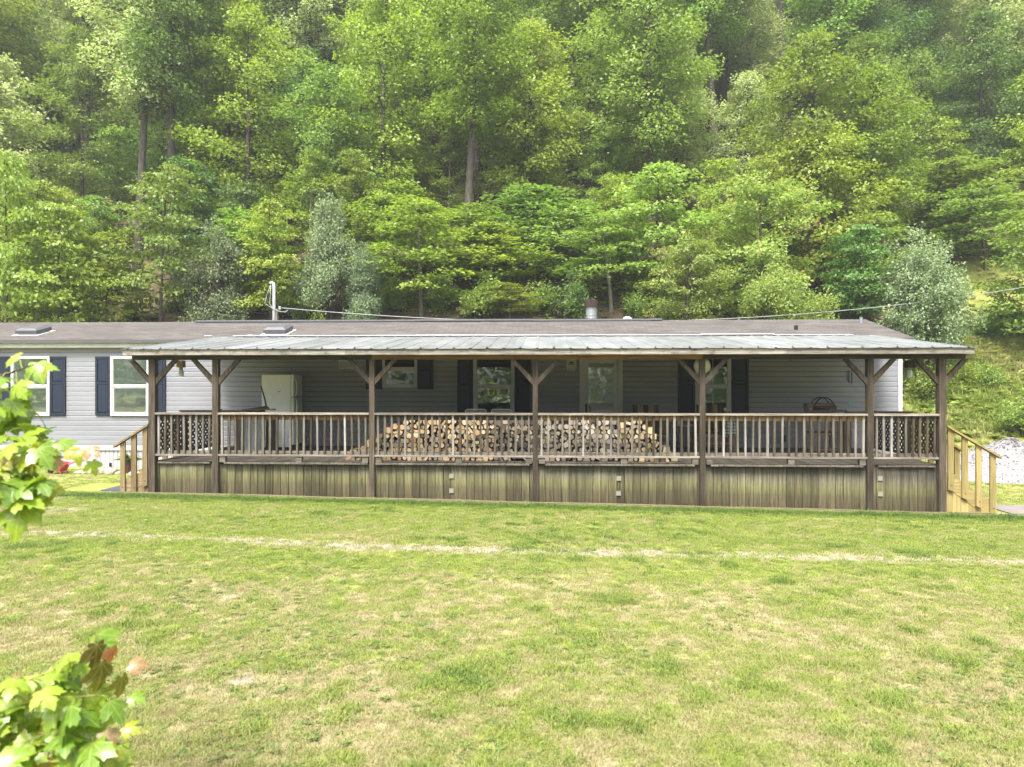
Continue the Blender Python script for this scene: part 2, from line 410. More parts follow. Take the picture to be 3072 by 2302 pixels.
def hill_mat():
    m, nt, b = new_mat('leaf litter and rough meadow', 0.97, 0.1)
    p = wpos(nt)
    lit = ramp(nt, noise(nt, p, 5, 8, 0.75), [(0.3, (0.035, 0.026, 0.018)), (0.52, (0.075, 0.055, 0.037)), (0.75, (0.14, 0.105, 0.072))])
    mead = ramp(nt, noise(nt, p, 3.5, 8, 0.75), [(0.28, (0.10, 0.125, 0.025)), (0.5, (0.17, 0.185, 0.045)), (0.7, (0.235, 0.215, 0.085))])
    k = math_(nt, 'ADD', attr(nt, 'litter'), math_(nt, 'MULTIPLY', math_(nt, 'SUBTRACT', noise(nt, p, 1.1, 5), 0.5), 0.8))
    moss = ramp(nt, noise(nt, p, 0.7, 4), [(0.5, 0.0), (0.68, 0.7)])
    lit = mix(nt, moss, lit, (0.14, 0.14, 0.04))
    nt.links.new(mix(nt, ramp(nt, k, [(0.35, 0.0), (0.65, 1.0)]), mead, lit), b.inputs['Base Color'])
    bump(nt, b, noise(nt, p, 8, 6), 0.7, 0.08)
    return m
M['hill'] = hill_mat()
def grass_mat(name, g0, g1, s0, s1):
    m, nt, b = new_mat(name, 0.6, 0.25)
    d = attr(nt, 'dry', 'INSTANCER'); rv = attr(nt, 'rv', 'INSTANCER')
    col = mix(nt, ramp(nt, d, [(0.2, 0.0), (0.8, 1.0)]), mix(nt, rv, g0, g1), mix(nt, rv, s0, s1))
    col = mix(nt, ramp(nt, math_(nt, 'ADD', d, 0.4), [(0.1, 0.8), (0.42, 0.0)]), col, (0.075, 0.135, 0.03))
    nt.links.new(col, b.inputs['Base Color'])
    tr = nt.nodes.new('ShaderNodeBsdfTranslucent'); nt.links.new(col, tr.inputs['Color'])
    ms = nt.nodes.new('ShaderNodeMixShader'); ms.inputs[0].default_value = 0.35
    nt.links.new(b.outputs[0], ms.inputs[1]); nt.links.new(tr.outputs[0], ms.inputs[2])
    nt.links.new(ms.outputs[0], nt.nodes['Material Output'].inputs['Surface'])
    return m
M['grass'] = grass_mat('grass blades', (0.14, 0.205, 0.034), (0.30, 0.355, 0.075), (0.26, 0.245, 0.09), (0.40, 0.345, 0.20))
M['lawn_weed'] = grass_mat('lawn weed leaves', (0.075, 0.14, 0.03), (0.16, 0.235, 0.06), (0.16, 0.20, 0.05), (0.27, 0.30, 0.11))
M['weed'] = grass_mat('broad weed leaves', (0.22, 0.30, 0.05), (0.37, 0.44, 0.11), (0.36, 0.37, 0.10), (0.45, 0.44, 0.17))

# ------------------------------------------------------------------ ground and hill
def grid_obj(name, xs, ys, m, attrs):
    X, Y = np.meshgrid(xs, ys); Z = gz(X, Y)
    nx, ny = len(xs), len(ys)
    me = bpy.data.meshes.new(name)
    co = np.stack([X.ravel(), Y.ravel(), Z.ravel()], 1).astype(np.float32)
    i = np.arange(ny - 1)[:, None] * nx + np.arange(nx - 1)[None, :]
    q = np.stack([i, i + 1, i + nx + 1, i + nx], -1).reshape(-1, 4)
    set_mesh(me, co, q)
    for k, fn in attrs.items():
        a = me.attributes.new(k, 'FLOAT', 'POINT'); a.data.foreach_set('value', np.asarray(fn(X, Y), np.float32).ravel())
    return tag(link_mesh(name, me, m, smooth=True), kind='structure')
def set_mesh(me, co, quads):
    k = quads.shape[1]
    me.vertices.add(len(co)); me.vertices.foreach_set('co', co.astype(np.float32).ravel())
    me.loops.add(quads.size); me.loops.foreach_set('vertex_index', quads.astype(np.int32).ravel())
    me.polygons.add(len(quads)); me.polygons.foreach_set('loop_start', np.arange(0, quads.size, k, dtype=np.int32))
    me.polygons.foreach_set('loop_total', np.full(len(quads), k, np.int32))
    me.update(calc_edges=True)

def ground_hit(u, v):
    t = (u - 1536) / F; s = (VH - v) / F
    dx, dy = t * math.cos(YAW) - math.sin(YAW), math.cos(YAW) + t * math.sin(YAW)
    k = 2.0
    while k < 150 and ZC + s * k > gzf(dx * k, dy * k): k += 0.05
    return dx * k, dy * k
TRK = np.array([ground_hit(u, v) for u, v in ((-300, 1596), (220, 1603), (700, 1620), (1000, 1638), (1536, 1655), (2100, 1664), (2600, 1678), (3072, 1690), (3500, 1700))])
TRK2 = np.array([ground_hit(u, v) for u, v in ((1500, 1536), (2000, 1546), (2600, 1562), (3072, 1580))])
SPOTS = [(*ground_hit(735, 2040), 0.13), (*ground_hit(690, 1790), 0.10), (*ground_hit(60, 1495), 0.9), (*ground_hit(180, 1530), 0.5)]
def bare(X, Y):
    ty = np.interp(X, TRK[:, 0], TRK[:, 1]); w = 0.25 + 0.14 * vnoise(X * 0.8, X * 0, 2)
    patchy = 0.53 + 0.38 * fbm(X * 0.7, Y * 0.5, 4, 2) + 0.30 * (fbm(X * 4.0, Y * 6.5, 14, 3) - 0.5)
    b = np.exp(-((Y - ty) / w) ** 2) * np.clip(patchy, 0, 1.05) * sstep(-9.5, -6.5, X)
    b = np.maximum(b, np.exp(-((Y - np.interp(X, TRK2[:, 0], TRK2[:, 1])) / 0.14) ** 2) * 0.55 * sstep(1.0, 2.5, X) * vnoise(X * 1.7, Y, 12) * 1.3)
    for x, y, r in SPOTS: b = np.maximum(b, 0.75 * np.exp(-(((X - x) / (r * 1.4)) ** 2 + ((Y - y) / r) ** 2)))
    b = np.maximum(b, 0.9 * np.exp(-((Y - 13.0) / 0.17) ** 2) * (np.abs(X) < 8.4))
    b = np.maximum(b, 0.42 * sstep(0.66, 0.85, fbm(X * 1.6, Y * 1.6, 21, 4)) * sstep(11, 8, Y))
    return b
def dry(X, Y):
    d = 0.34 * (fbm(X * 0.55, Y * 0.55, 31, 3) - 0.5) + 0.62 * (fbm(X * 2.2, Y * 2.2, 41, 3) - 0.5) + 1.0 * (fbm(X * 8, Y * 8, 43, 2) - 0.5)
    d = d + 0.375 + 0.15 * sstep(9.2, 6.5, Y) - 0.12 * sstep(9.6, 10.4, Y)
    d = d - 0.6 * np.exp(-((Y - 12.45) / 0.30) ** 2)
    d = d - 0.22 * np.exp(-((Y - np.interp(X, TRK[:, 0], TRK[:, 1]) + 0.75) / 0.45) ** 2)
    return np.clip(d, 0, 1)
xs = np.concatenate([np.linspace(-90, -11, 28)[:-1], np.arange(-11, 11, 0.085), np.linspace(11, 90, 28)])
ys = np.concatenate([np.linspace(-70, 2.6, 22)[:-1], np.arange(2.6, 13.6, 0.07), np.linspace(13.6, 20, 40)])
ground = grid_obj('ground', xs, ys, M['ground'], {'bare': bare, 'dry': dry})
def litter(X, Y):
    edge = 9.5 + 0.57 * (Y - 20) + 1.5 * (fbm(X * 0.2, Y * 0.2, 6, 3) - 0.5)
    top = 33.5 + 3 * (fbm(X * 0.3, Y * 0.1, 9, 2) - 0.5)
    return 1 - sstep(-0.8, 0.8, X - edge) * sstep(1.0, -1.0, Y - top)
hx = np.concatenate([np.linspace(-130, -32, 30)[:-1], np.linspace(-32, 36, 190), np.linspace(36, 130, 30)[1:]])
hy = np.concatenate([np.linspace(20, 62, 150), np.linspace(63, 125, 40)])
hill = grid_obj('hillside', hx, hy, M['hill'], {'litter': litter})

# ------------------------------------------------------------------ mobile home
YH = 16.40; XL, XR = -15.2, 8.22
Z0, Z1 = 0.713, 3.066            # bottom and top of the siding
home = thing('mobile_home', 'long grey mobile home with navy shutters and brown shingle roof', 'mobile home', (0, YH, 0))
def hp(o):
    o.parent = home; o.location.y -= YH; return o
hp(bx('wall', XL + .03, XR - .03, YH + .03, YH + 4.57, 0.60, 3.20, M['siding']))
NS = 20; ph = (Z1 - Z0) / NS
for i in range(NS):
    # dutch-lap course: flat face with a cove at its top
    prof = [(0.029, .006), (-0.012, .006), (-0.013, ph * .84), (-0.002, ph * .985), (0.029, ph * .985)]
    hp(MB().prism(prof, 'x', XL, XR - 0.09).build('siding_plank', M['siding'], None, (0, YH, Z0 + i * ph)))
hp(bx('corner_trim', XR - .093, XR, YH - .026, YH + .06, Z0 - .05, Z1 + .02, M['white']))
hp(bx('eave_trim', XL, XR + .02, YH - .14, YH + .028, Z1 - .012, Z1 + .155, M['white']))
hp(bx('base_trim', XL, XR, YH - .022, YH + .028, 0.592, Z0 - .003, M['white']))
# skirting of upright ribbed metal panels
x = XL; k = 0
while x < XR:
    x2 = min(x + 0.41, XR)
    zb = gzf((x + x2) / 2, YH) - 0.08
    mb = MB(); w = (x2 - x)
    pts = []
    for j in range(4):
        a = j * w / 4
        pts += [(a, 0), (a + w / 4 * .55, 0), (a + w / 4 * .7, .012), (a + w / 4 * .85, .012)]
    pts.append((w - .004, 0)); poly = pts + [(w - .004, .022), (0, .022)]
    hp(mb.prism(poly, 'z', zb, 0.60).build('skirting_panel', M['skirting'], None, (x, YH + .004, 0)))
    x = x2; k += 1
# side wall planks at the right end (seen from a step aside)
for i in range(NS):
    prof = [(0.02, 0), (-0.014, 0), (-0.016, ph * .62), (-0.002, ph * .97), (0.02, ph * .985)]
    o = MB().prism(prof, 'x', 0, 4.48).build('siding_plank', M['siding'], None, (XR - 0.018, YH + .065, Z0 + i * ph), (0, 0, R(90))); hp(o)
# roof: two slopes with thickness
YE, ZE, YR, ZR = 16.20, 3.235, 18.60, 3.865
sl = (ZR - ZE) / (YR - YE); ang = math.atan2(ZR - ZE, YR - YE); Ls = math.hypot(ZR - ZE, YR - YE)
roof = hp(MB().box(XL - .2, XR + .17, 0, Ls, -0.05, 0).build('roof', M['shingle'], None, (0, YE, ZE), (ang, 0, 0)))
r2 = hp(MB().box(XL - .2, XR + .17, -Ls, 0, -0.05, 0).build('roof', M['shingle'], None, (0, 2 * YR - YE, ZE), (-ang, 0, 0)))
hp(bx('drip_edge', XL - .2, XR + .172, YE - .012, YE - .002, ZE - .07, ZE - .004, M['vent']))
hp(bx('soffit', XL - .2, XR + .16, YE + .02, YH - .145, ZE - .068, ZE - .055, M['white']))
for s in (1,):
    hp(MB().prism([(YH + .06, 3.19), (2 * YR - YE - .3, 3.19), (YR, ZR - .08)], 'x', XR - .05, XR - .02).build('gable', M['siding']))
# raised ridge cap of the middle stretch
xa, xb = ax(590, YR), ax(1985, YR)
x = xa
while x < xb - .05:
    x2 = min(x + 3.05, xb)
    dz = rnd.uniform(-.006, .006)
    mb = MB().prism([(YR - .17, ZR - .02), (YR - .17, ZR + .006), (YR, ZR + .045), (YR + .17, ZR + .006), (YR + .17, ZR - .02), (YR, ZR + .02)], 'x', x, x2 - .006)
    hp(mb.build('ridge_cap', M['vent'], None, (0, 0, dz)))
    x = x2
def on_roof(u, Y): return Vector((ax(u, Y), Y, ZE + (Y - YE) * sl))
for u in (102, 836):
    p = on_roof(u, 17.05)
    mb = MB(); w, h = .275, .19
    mb.add([(-w, -w, 0), (w, -w, 0), (w, w, 0), (-w, w, 0), (-w, -w, .085), (w, -w, .085), (w, w, .085), (-w, w, .085),
            (-w * .72, -w * .72, .135), (w * .72, -w * .72, .135), (w * .72, w * .72, .135), (-w * .72, w * .72, .135)],
           [(0, 1, 5, 4), (1, 2, 6, 5), (2, 3, 7, 6), (3, 0, 4, 7), (4, 5, 9, 8), (5, 6, 10, 9), (6, 7, 11, 10), (7, 4, 8, 11), (8, 9, 10, 11)])
    hp(mb.build('roof_vent', M['vent'], None, p + Vector((0, 0, .03)), (ang, 0, 0)))
    hp(bx('vent_flashing', p.x - .33, p.x + .33, p.y - .34, p.y + .34, p.z - .002, p.z + .010, M['flash'], None, (ang, 0, 0)))
# plumbing stubs
for u, Y, r, h, m in ((2388, 17.2, .045, .10, 'black'), (2583, 18.1, .04, .14, 'galv')):
    p = on_roof(u, Y); hp(MB().tube([p + Vector((0, 0, -.05)), p + Vector((0, 0, h))], r, 10).build('vent_pipe', M[m], None, (0, 0, 0), smooth=False))
p = at(1882, 957, 18.9); hp(MB().lathe([(.11, -.3), (.12, 0), (.13, .03), (.11, .07), (.05, .10), (.0, .11)], 14).build('vent_dome', M['flash'], None, p - Vector((0, 0, .04)), smooth=True))
# stove chimney behind the ridge
pc = at(1774, 930, 19.3); ch_top = at(1774, 902, 19.3).z
chim = hp(MB().lathe([(.155, -1.0), (.155, .0)], 20).build('chimney', M['galv'], None, (pc.x, 19.3, ch_top - .19)))
for z in (-.30, -.22):
    o = MB().lathe([(.158, 0), (.164, .008), (.158, .016)], 20).build('seam', M['galv'], chim, (0, 0, z))
MB().lathe([(.185, 0), (.185, .19), (.13, .205), (.02, .21)], 20).build('chimney_cap', M['rust'], chim, (0, 0, -.005))
# roofing patches and debris near the eave
for i in range(12):
    u = rnd.uniform(600, 1120); Y = rnd.uniform(16.3, 16.7); p = on_roof(u, Y)
    l = rnd.uniform(.08, .45)
    hp(bx('roof_patch', p.x - l / 2, p.x + l / 2, Y - .02, Y + .02, p.z + .003, p.z + .010, M['flash'] if i % 3 else M['rust'], None, (ang, 0, rnd.uniform(-.06, .06))))

def blind_panel(w, h, z0):
    mb = MB(); n = int(h / .032)
    for i in range(n):
        z = z0 + h * i / n
        mb.add([(-w/2, 0, z), (w/2, 0, z), (w/2, -.008, z + h / n * .93), (-w/2, -.008, z + h / n * .93)], [(0, 1, 2, 3)])
    return mb
def window(u0, u1, v0, v1, grid=None, blind=False, fw=.06, mid=None, lowbar=False):
    """A proud vinyl sash window; grid = panes across x down in each sash."""
    a, b = at(u0, v0, YH - .05), at(u1, v1, YH - .05)
    w, h = b.x - a.x, a.z - b.z; cx, cz = (a.x + b.x) / 2, b.z
    fr = MB()
    fr.box(-w/2, -w/2 + fw, -.06, 0, 0, h).box(w/2 - fw, w/2, -.06, 0, 0, h)
    fr.box(-w/2 + fw, w/2 - fw, -.06, 0, h - fw, h).box(-w/2 + fw, w/2 - fw, -.058, 0, 0, fw)
    o = hp(fr.build('window', M['white'], None, (cx, YH, cz)))
    midz = h * (mid or .5)
    MB().box(-w/2 + fw, w/2 - fw, -.052, -.016, midz - .025, midz + .025).build('sash_rail', M['white'], o)
    iw = w - 2 * fw
    for z0, z1, dy in ((fw, midz - .025, 0), (midz + .025, h - fw, .004)):
        bd = .03 if dy == 0 else .012
        mb = MB()
        mb.box(-iw/2, -iw/2 + bd, -.044, -.020, z0, z1).box(iw/2 - bd, iw/2, -.044, -.020, z0, z1)
        mb.box(-iw/2 + bd, iw/2 - bd, -.042, -.020, z0, z0 + bd).box(-iw/2 + bd, iw/2 - bd, -.042, -.020, z1 - bd, z1)
        mb.build('sash', M['white'], o)
        MB().box(-iw/2 + bd, iw/2 - bd, -.0335, -.0305, z0 + bd, z1 - bd).build('pane', M['glass'], o)
        if grid:
            nx, nz = grid
            for i in range(1, nx):
                xx = -iw/2 + bd + (iw - 2 * bd) * i / nx
                MB().box(xx - .008, xx + .008, -.030, -.025, z0 + bd, z1 - bd).build('glazing_bar', M['white'], o)
            for i in range(1, nz):
                zz = z0 + bd + (z1 - z0 - 2 * bd) * i / nz
                MB().box(-iw/2 + bd, iw/2 - bd, -.0305, -.0245, zz - .008, zz + .008).build('glazing_bar', M['white'], o)
    back = MB().box(-iw/2, iw/2, -.0175, -.016, fw, h - fw).build('dark_room_panel', M['room'], o)  # near-black panel: the darkness of an unlit room is put into its colour
    if blind:
        bl = blind_panel(iw - .02, h - 2 * fw, fw).build('blind', M['blind'], o, (0, -.0185, 0)); bl['kind'] = 'stuff'
    return o
def shutter(u0, u1, v0, v1):
    a, b = at(u0, v0, YH - .04), at(u1, v1, YH - .04)
    w, h = b.x - a.x, a.z - b.z
    mb = MB(); s = .05
    mb.box(-w/2, -w/2 + s, -.045, -.012, 0, h).box(w/2 - s, w/2, -.045, -.012, 0, h)
    mids = (0, .06, h * .53, h * .53 + .06, h - .06, h)
    mb.box(-w/2 + s, w/2 - s, -.044, -.012, mids[0], mids[1]).box(-w/2 + s, w/2 - s, -.044, -.012, mids[2], mids[3]).box(-w/2 + s, w/2 - s, -.044, -.012, mids[4], mids[5])
    o = hp(mb.build('shutter', M['shutter'], None, ((a.x + b.x) / 2, YH - .005, b.z)))
    for z0, z1 in ((mids[1], mids[2]), (mids[3], mids[4])):
        c = .02; pw = w/2 - s
        m2 = MB(); m2.add([(-pw, -.025, z0), (pw, -.025, z0), (pw, -.025, z1), (-pw, -.025, z1),
                  (-pw + c, -.038, z0 + c), (pw - c, -.038, z0 + c), (pw - c, -.038, z1 - c), (-pw + c, -.038, z1 - c)],
                 [(0, 1, 5, 4), (1, 2, 6, 5), (2, 3, 7, 6), (3, 0, 4, 7), (4, 5, 6, 7)])
        m2.build('panel', M['shutter'], o)
    return o
window(33, 149, 1069, 1248, (3, 2), True)
window(331, 448, 1069, 1248, (3, 2), True)
for u0, u1 in ((-14, 32), (150, 196), (286, 330), (449, 496)): shutter(u0, u1, 1070, 1246)
window(1147, 1251, 1062, 1163, None, False, .05, .56)
for u0, u1 in ((1098, 1146), (1252, 1300)): shutter(u0, u1, 1060, 1169)
window(1420, 1543, 1062, 1255, None, False, .07)
for u0, u1 in ((1372, 1419), (1544, 1593)): shutter(u0, u1, 1060, 1256)
window(2086, 2193, 1062, 1255, (2, 2), False, .07)
for u0, u1 in ((2034, 2085), (2194, 2246)): shutter(u0, u1, 1060, 1256)
# storm door
a, b = at(1739, 1058, YH - .05), at(1868, 1349, YH - .05)
w, h = b.x - a.x, a.z - b.z
fr = MB().box(-w/2, -w/2 + .11, -.07, 0, 0, h).box(w/2 - .11, w/2, -.07, 0, 0, h).box(-w/2 + .11, w/2 - .11, -.07, 0, h - .1, h)
door = hp(fr.build('door', M['white'], None, ((a.x + b.x) / 2, YH, b.z)))
iw = w - .22
st = MB().box(-iw/2 + .006, -iw/2 + .09, -.055, -.028, .02, h - .105).box(iw/2 - .09, iw/2 - .006, -.055, -.028, .02, h - .105)
st.box(-iw/2 + .09, iw/2 - .09, -.054, -.028, h - .25, h - .105).box(-iw/2 + .09, iw/2 - .09, -.054, -.028, .02, .28).box(-iw/2 + .09, iw/2 - .09, -.054, -.028, .86, .92)
st.build('storm_door_frame', M['white'], door)
MB().box(-iw/2 + .09, iw/2 - .09, -.043, -.039, .28, .86).build('pane', M['glass'], door)
MB().box(-iw/2 + .09, iw/2 - .09, -.043, -.039, .92, h - .25).build('pane', M['glass'], door)
MB().box(-iw/2, iw/2, -.027, -.017, .02, h - .1).build('inner_door', M['white'], door)
MB().box(-iw/2 + .02, -iw/2 + .055, -.085, -.0555, .84, 1.06).box(-iw/2 + .02, -iw/2 + .05, -.105, -.086, .90, 1.0).build('handle', M['black'], door)
MB().tube([(-iw/2 + .115, -.05, 1.0), (-iw/2 + .14, -.055, .93), (-iw/2 + .115, -.05, .86)], .012, 6).build('bell_pull', M['dark_metal'], door)
# louvred exhaust vent, wall outlet
a, b = at(1017, 1081, YH - .03), at(1063, 1106, YH - .03); w, h = b.x - a.x, a.z - b.z
v = hp(MB().box(-w/2, w/2, -.025, 0, 0, .025).box(-w/2, w/2, -.025, 0, h - .025, h).box(-w/2, -w/2 + .025, -.024, 0, .025, h - .025).box(w/2 - .025, w/2, -.024, 0, .025, h - .025).build('exhaust_vent', M['white'], None, ((a.x + b.x) / 2, YH - .015, b.z)))
for i in range(4):
    z = .03 + i * (h - .06) / 4
    MB().add([(-w/2 + .025, -.018, z), (w/2 - .025, -.018, z), (w/2 - .025, -.004, z + .035), (-w/2 + .025, -.004, z + .035)], [(0, 1, 2, 3)]).build('louvre', M['white'], v)
a = at(2350, 1312, YH - .03)
hp(bx('outlet_cover', a.x - .06, a.x + .06, YH - .05, YH - .018, a.z - .14, a.z + .1, M['plate']))
hp(bx('wall_box', a.x + .00, a.x + .05, YH - .06, YH - .051, a.z - .1, a.z + .06, M['black']))
a = at(333, 1395, YH)
hp(bx('hose_bib', a.x - .012, a.x + .012, YH - .05, YH + .002, a.z - .04, a.z + .05, M['black']))

# ------------------------------------------------------------------ porch
YD = 13.0; ZD = 0.715
XA, XB = ax(452, YD), ax(2831, YD)
porch = thing('porch', 'weathered wooden porch with railing and low metal roof along the home', 'porch', (0, YD, 0))
def pp(o): o.parent = porch; o.location.y -= YD; return o
# skirt boards
nb = int(round((XB - XA) / .147)); bw = (XB - XA) / nb
for i in range(nb):
    x0 = XA + i * bw + .0045 + rnd.uniform(-.002, .002); x1 = XA + (i + 1) * bw - .0045 + rnd.uniform(-.002, .002)
    zb = gzf((x0 + x1) / 2, YD) - .03
    dy = rnd.uniform(-.004, .004)
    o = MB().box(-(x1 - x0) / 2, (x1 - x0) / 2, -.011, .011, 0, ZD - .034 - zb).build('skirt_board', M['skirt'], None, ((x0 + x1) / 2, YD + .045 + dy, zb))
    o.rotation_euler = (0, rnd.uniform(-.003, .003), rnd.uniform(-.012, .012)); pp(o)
pp(bx('rim_joist', XA, XB, YD + .062, YD + .10, ZD - .30, ZD - .034, M['brown_x']))
for s, X in ((-1, XA + .02), (1, XB - .02)):                        # end skirts
    y = YD + .12
    while y < YH - .1:
        zb = gzf(X, y) - .05
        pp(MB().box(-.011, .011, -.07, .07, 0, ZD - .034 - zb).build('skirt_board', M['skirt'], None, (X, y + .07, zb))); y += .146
# deck boards running from the edge to the wall
nd = int(round((XB - XA) / .1435)); dw = (XB - XA) / nd
POSTS = [(460, .125), (649, .112), (1117, .100), (1606, .092), (2106, .102), (2608, .110), (2823, .125)]
px = [ax(u, YD) for u, w in POSTS]
for i in range(nd):
    xc = XA + (i + .5) * dw
    inner = px[1] + .06 < xc < px[5] - .06
    yf = YD - (.055 if inner else .012) + rnd.uniform(-.006, .006)
    if any(abs(xc - p) < .06 + dw / 2 for p in px): yf = YD + .075
    L = YH - .03 - yf
    o = MB().box(-dw / 2 + .003, dw / 2 - .003, 0, L, -.03, 0).build('deck_board', M['grey_y'], None, (xc, yf, ZD + rnd.uniform(-.002, .002)))
    o.rotation_euler = (rnd.uniform(-.0006, .0006), rnd.uniform(-.01, .01), 0); pp(o)
# posts and knee braces
ZBM0, ZBM1 = 2.648, 2.752
for (u, w), x in zip(POSTS, px):
    zg = gzf(x, YD) - .05
    o = MB().box(-w / 2, w / 2, -w / 2, w / 2, 0, ZBM0 - zg).build('post', M['brown_z'], None, (x, YD, zg)); pp(o)
    for s in (-1, 1):
        zt = 2.225
        p0 = Vector((x + s * (w / 2 - .02), YD - .004 * s - .028, zt)); p1 = Vector((x + s * .425, YD - .004 * s - .028, ZBM0 + .005))
        # cut the foot plumb and the head level so the brace sits on post and beam
        t = .085
        poly = [(s * w / 2, zt - .05), (s * w / 2, zt + t * .95), (s * .40 - s * .02, ZBM0 - .002), (s * .40 + s * .075, ZBM0 - .002)]
        if s < 0: poly = poly[::-1]
        b_ = MB().prism(poly, 'y', -.035, .035).build('brace', M['brown_z'], None, (x, YD, 0)); pp(b_)
# beam in lengths jointed on posts
xs_b = [ax(399, YD) , px[2], px[3], px[4], ax(2893, YD)]
for i in range(len(xs_b) - 1):
    pp(bx('beam', xs_b[i] + .002, xs_b[i + 1] - .002, YD - .045, YD + .045, ZBM0, ZBM1, M['amber_x' if 0 < i < 3 else 'brown_x']))
# rafters, fascia, metal sheets
YF, ZF = 12.74, 2.842
XFA, XFB = ax(369, YF), ax(2922, YF)
ZB_ = 3.296; YB_ = 16.38; rs = (ZB_ - ZF) / (YB_ - YF); ra = math.atan(rs)
Lr = math.hypot(YB_ - YF, ZB_ - ZF)
k = 0; y = .05
while y < Lr - .25:
    pp(MB().box(XFA + .02, XFB - .02, y, y + .285, -.020, -.006).build('added_ceiling_board', M['brown_x'], None, (0, YF, ZF), (ra, 0, 0))); y += .30  # unseen dark boards added under the metal to cut bounced light on the wall
x = XFA + .12
while x < XFB:
    pp(MB().box(-.019, .019, .03, Lr - .3, -.10, -.022).build('rafter', M['amber_y'], None, (x, YF, ZF), (ra, 0, 0))); x += .81
xf = [XFA, XFA + 4.2, XFA + 8.7, XFA + 12.2, XFB]
for i in range(4):
    pp(bx('fascia_board', xf[i] + .0015, xf[i + 1] - .0015, YF - .02, YF + .018, ZF - .112, ZF - .006 + rnd.uniform(-.003, .003), M['fascia_x']))
ns = 17; sw = (XFB - XFA + .06) / ns
for i in range(ns):
    prof = []; nrib = 3
    for k in range(nrib):
        a = sw * (k + .5) / nrib; q = sw / nrib
        prof += [(a - q / 2, 0), (a - .030, 0), (a - .014, .013), (a + .014, .013), (a + .030, 0)]
        if k == 1: prof = prof
    prof.append((sw - .003, 0))
    wav = [rnd.uniform(-.004, .004) for _ in prof]
    n = len(prof); mb = MB()
    vs = [(p[0], -.05, p[1] + wv) for p, wv in zip(prof, wav)] + [(p[0], Lr, p[1]) for p in prof]
    vs += [(p[0], -.05, p[1] + wv - .004) for p, wv in zip(prof, wav)] + [(p[0], Lr, p[1] - .004) for p in prof]
    fs = [(j, j + 1, n + j + 1, n + j) for j in range(n - 1)] + [(2 * n + j + 1, 2 * n + j, 3 * n + j, 3 * n + j + 1) for j in range(n - 1)]
    fs += [(j + 1, j, 2 * n + j, 2 * n + j + 1) for j in range(n - 1)]
    mb.add(vs, fs)
    pp(mb.build('roof_sheet', M['tin'], None, (XFA - .03 + i * sw, YF, ZF + .004 + rnd.uniform(-.002, .002)), (ra, 0, 0)))
    for k in range(nrib):                                            # screws along the drip edge
        a = XFA - .03 + i * sw + sw * (k + .5) / nrib
        if (i + k) % 2 == 0:
            pp(MB().lathe([(.016, 0), (.016, .008), (.005, .013)], 7).build('screw', M['dark_metal'], None, (a, YF - .02, ZF + .019)))
# flashing strip where the metal meets the shingles
x = XFA + .5
while x < XFB - .6:
    l = rnd.uniform(1.5, 3.2); x2 = min(x + l, XFB - .55)
    pp(MB().prism([(-.14, .018), (-.14, .022), (.0, .040), (.09, .050), (.09, .020)], 'x', x, x2 - .01).build('flashing', M['flash'], None, (0, YB_ + .0, ZB_ + rnd.uniform(-.002, .004)), (0, rnd.uniform(-.002, .002), 0))); x = x2
# front railing: cap, sub-rail, bottom rail, blocks, balusters
ZT = 1.652
for i in range(6):
    x0 = px[i] + POSTS[i][1] / 2 + .002; x1 = px[i + 1] - POSTS[i + 1][1] / 2 - .002
    pp(bx('top_rail', x0, x1, YD - .07, YD + .07, ZT - .036, ZT, M['rail_x']))
    pp(bx('under_rail', x0, x1, YD + .003, YD + .040, ZT - .135, ZT - .038, M['amber_x' if i in (1, 3, 4) else 'brown_x']))
    pp(bx('bottom_rail', x0, x1, YD - .055, YD + .075, ZD + .118, ZD + .152, M['rail_x']))
    pp(bx('bottom_stringer', x0, x1, YD + .005, YD + .042, ZD + .155, ZD + .215, M['grey_x']))
    n = {0: 9, 5: 9}.get(i, int(round((x1 - x0) / .1295)))
    for k in range(n):
        xx = x0 + (x1 - x0) * (k + .5) / n + rnd.uniform(-.006, .006)
        wz = rnd.uniform(.034, .042)
        pale = rnd.random()
        o = MB().box(-wz / 2, wz / 2, -.018, .018, 0, ZT - .037 - (ZD + .153)).build('baluster', M['grey_z' if pale < .62 else 'brown_z' if pale < .84 else 'pale_z'], None, (xx, YD - .020, ZD + .153))
        o.rotation_euler = (0, rnd.uniform(-.012, .012), 0); pp(o)
    if 0 < i < 5:
        for xx in (x0 + .075, (x0 + x1) / 2 + .1, x1 - .075):
            pp(bx('rail_block', xx - .055, xx + .055, YD - .04, YD + .05, ZD + .002, ZD + .117, M['grey_x']))
# square cover plates on the skirt
for u, v in ((1354, 1429), (1354, 1473), (1857, 1436), (1856, 1481), (2642, 1436), (2643, 1483)):
    p = at(u, v, YD); s = .042
    pp(bx('cover_plate', p.x - s, p.x + s, YD + .014, YD + .028, p.z - s, p.z + s, M['plate']))
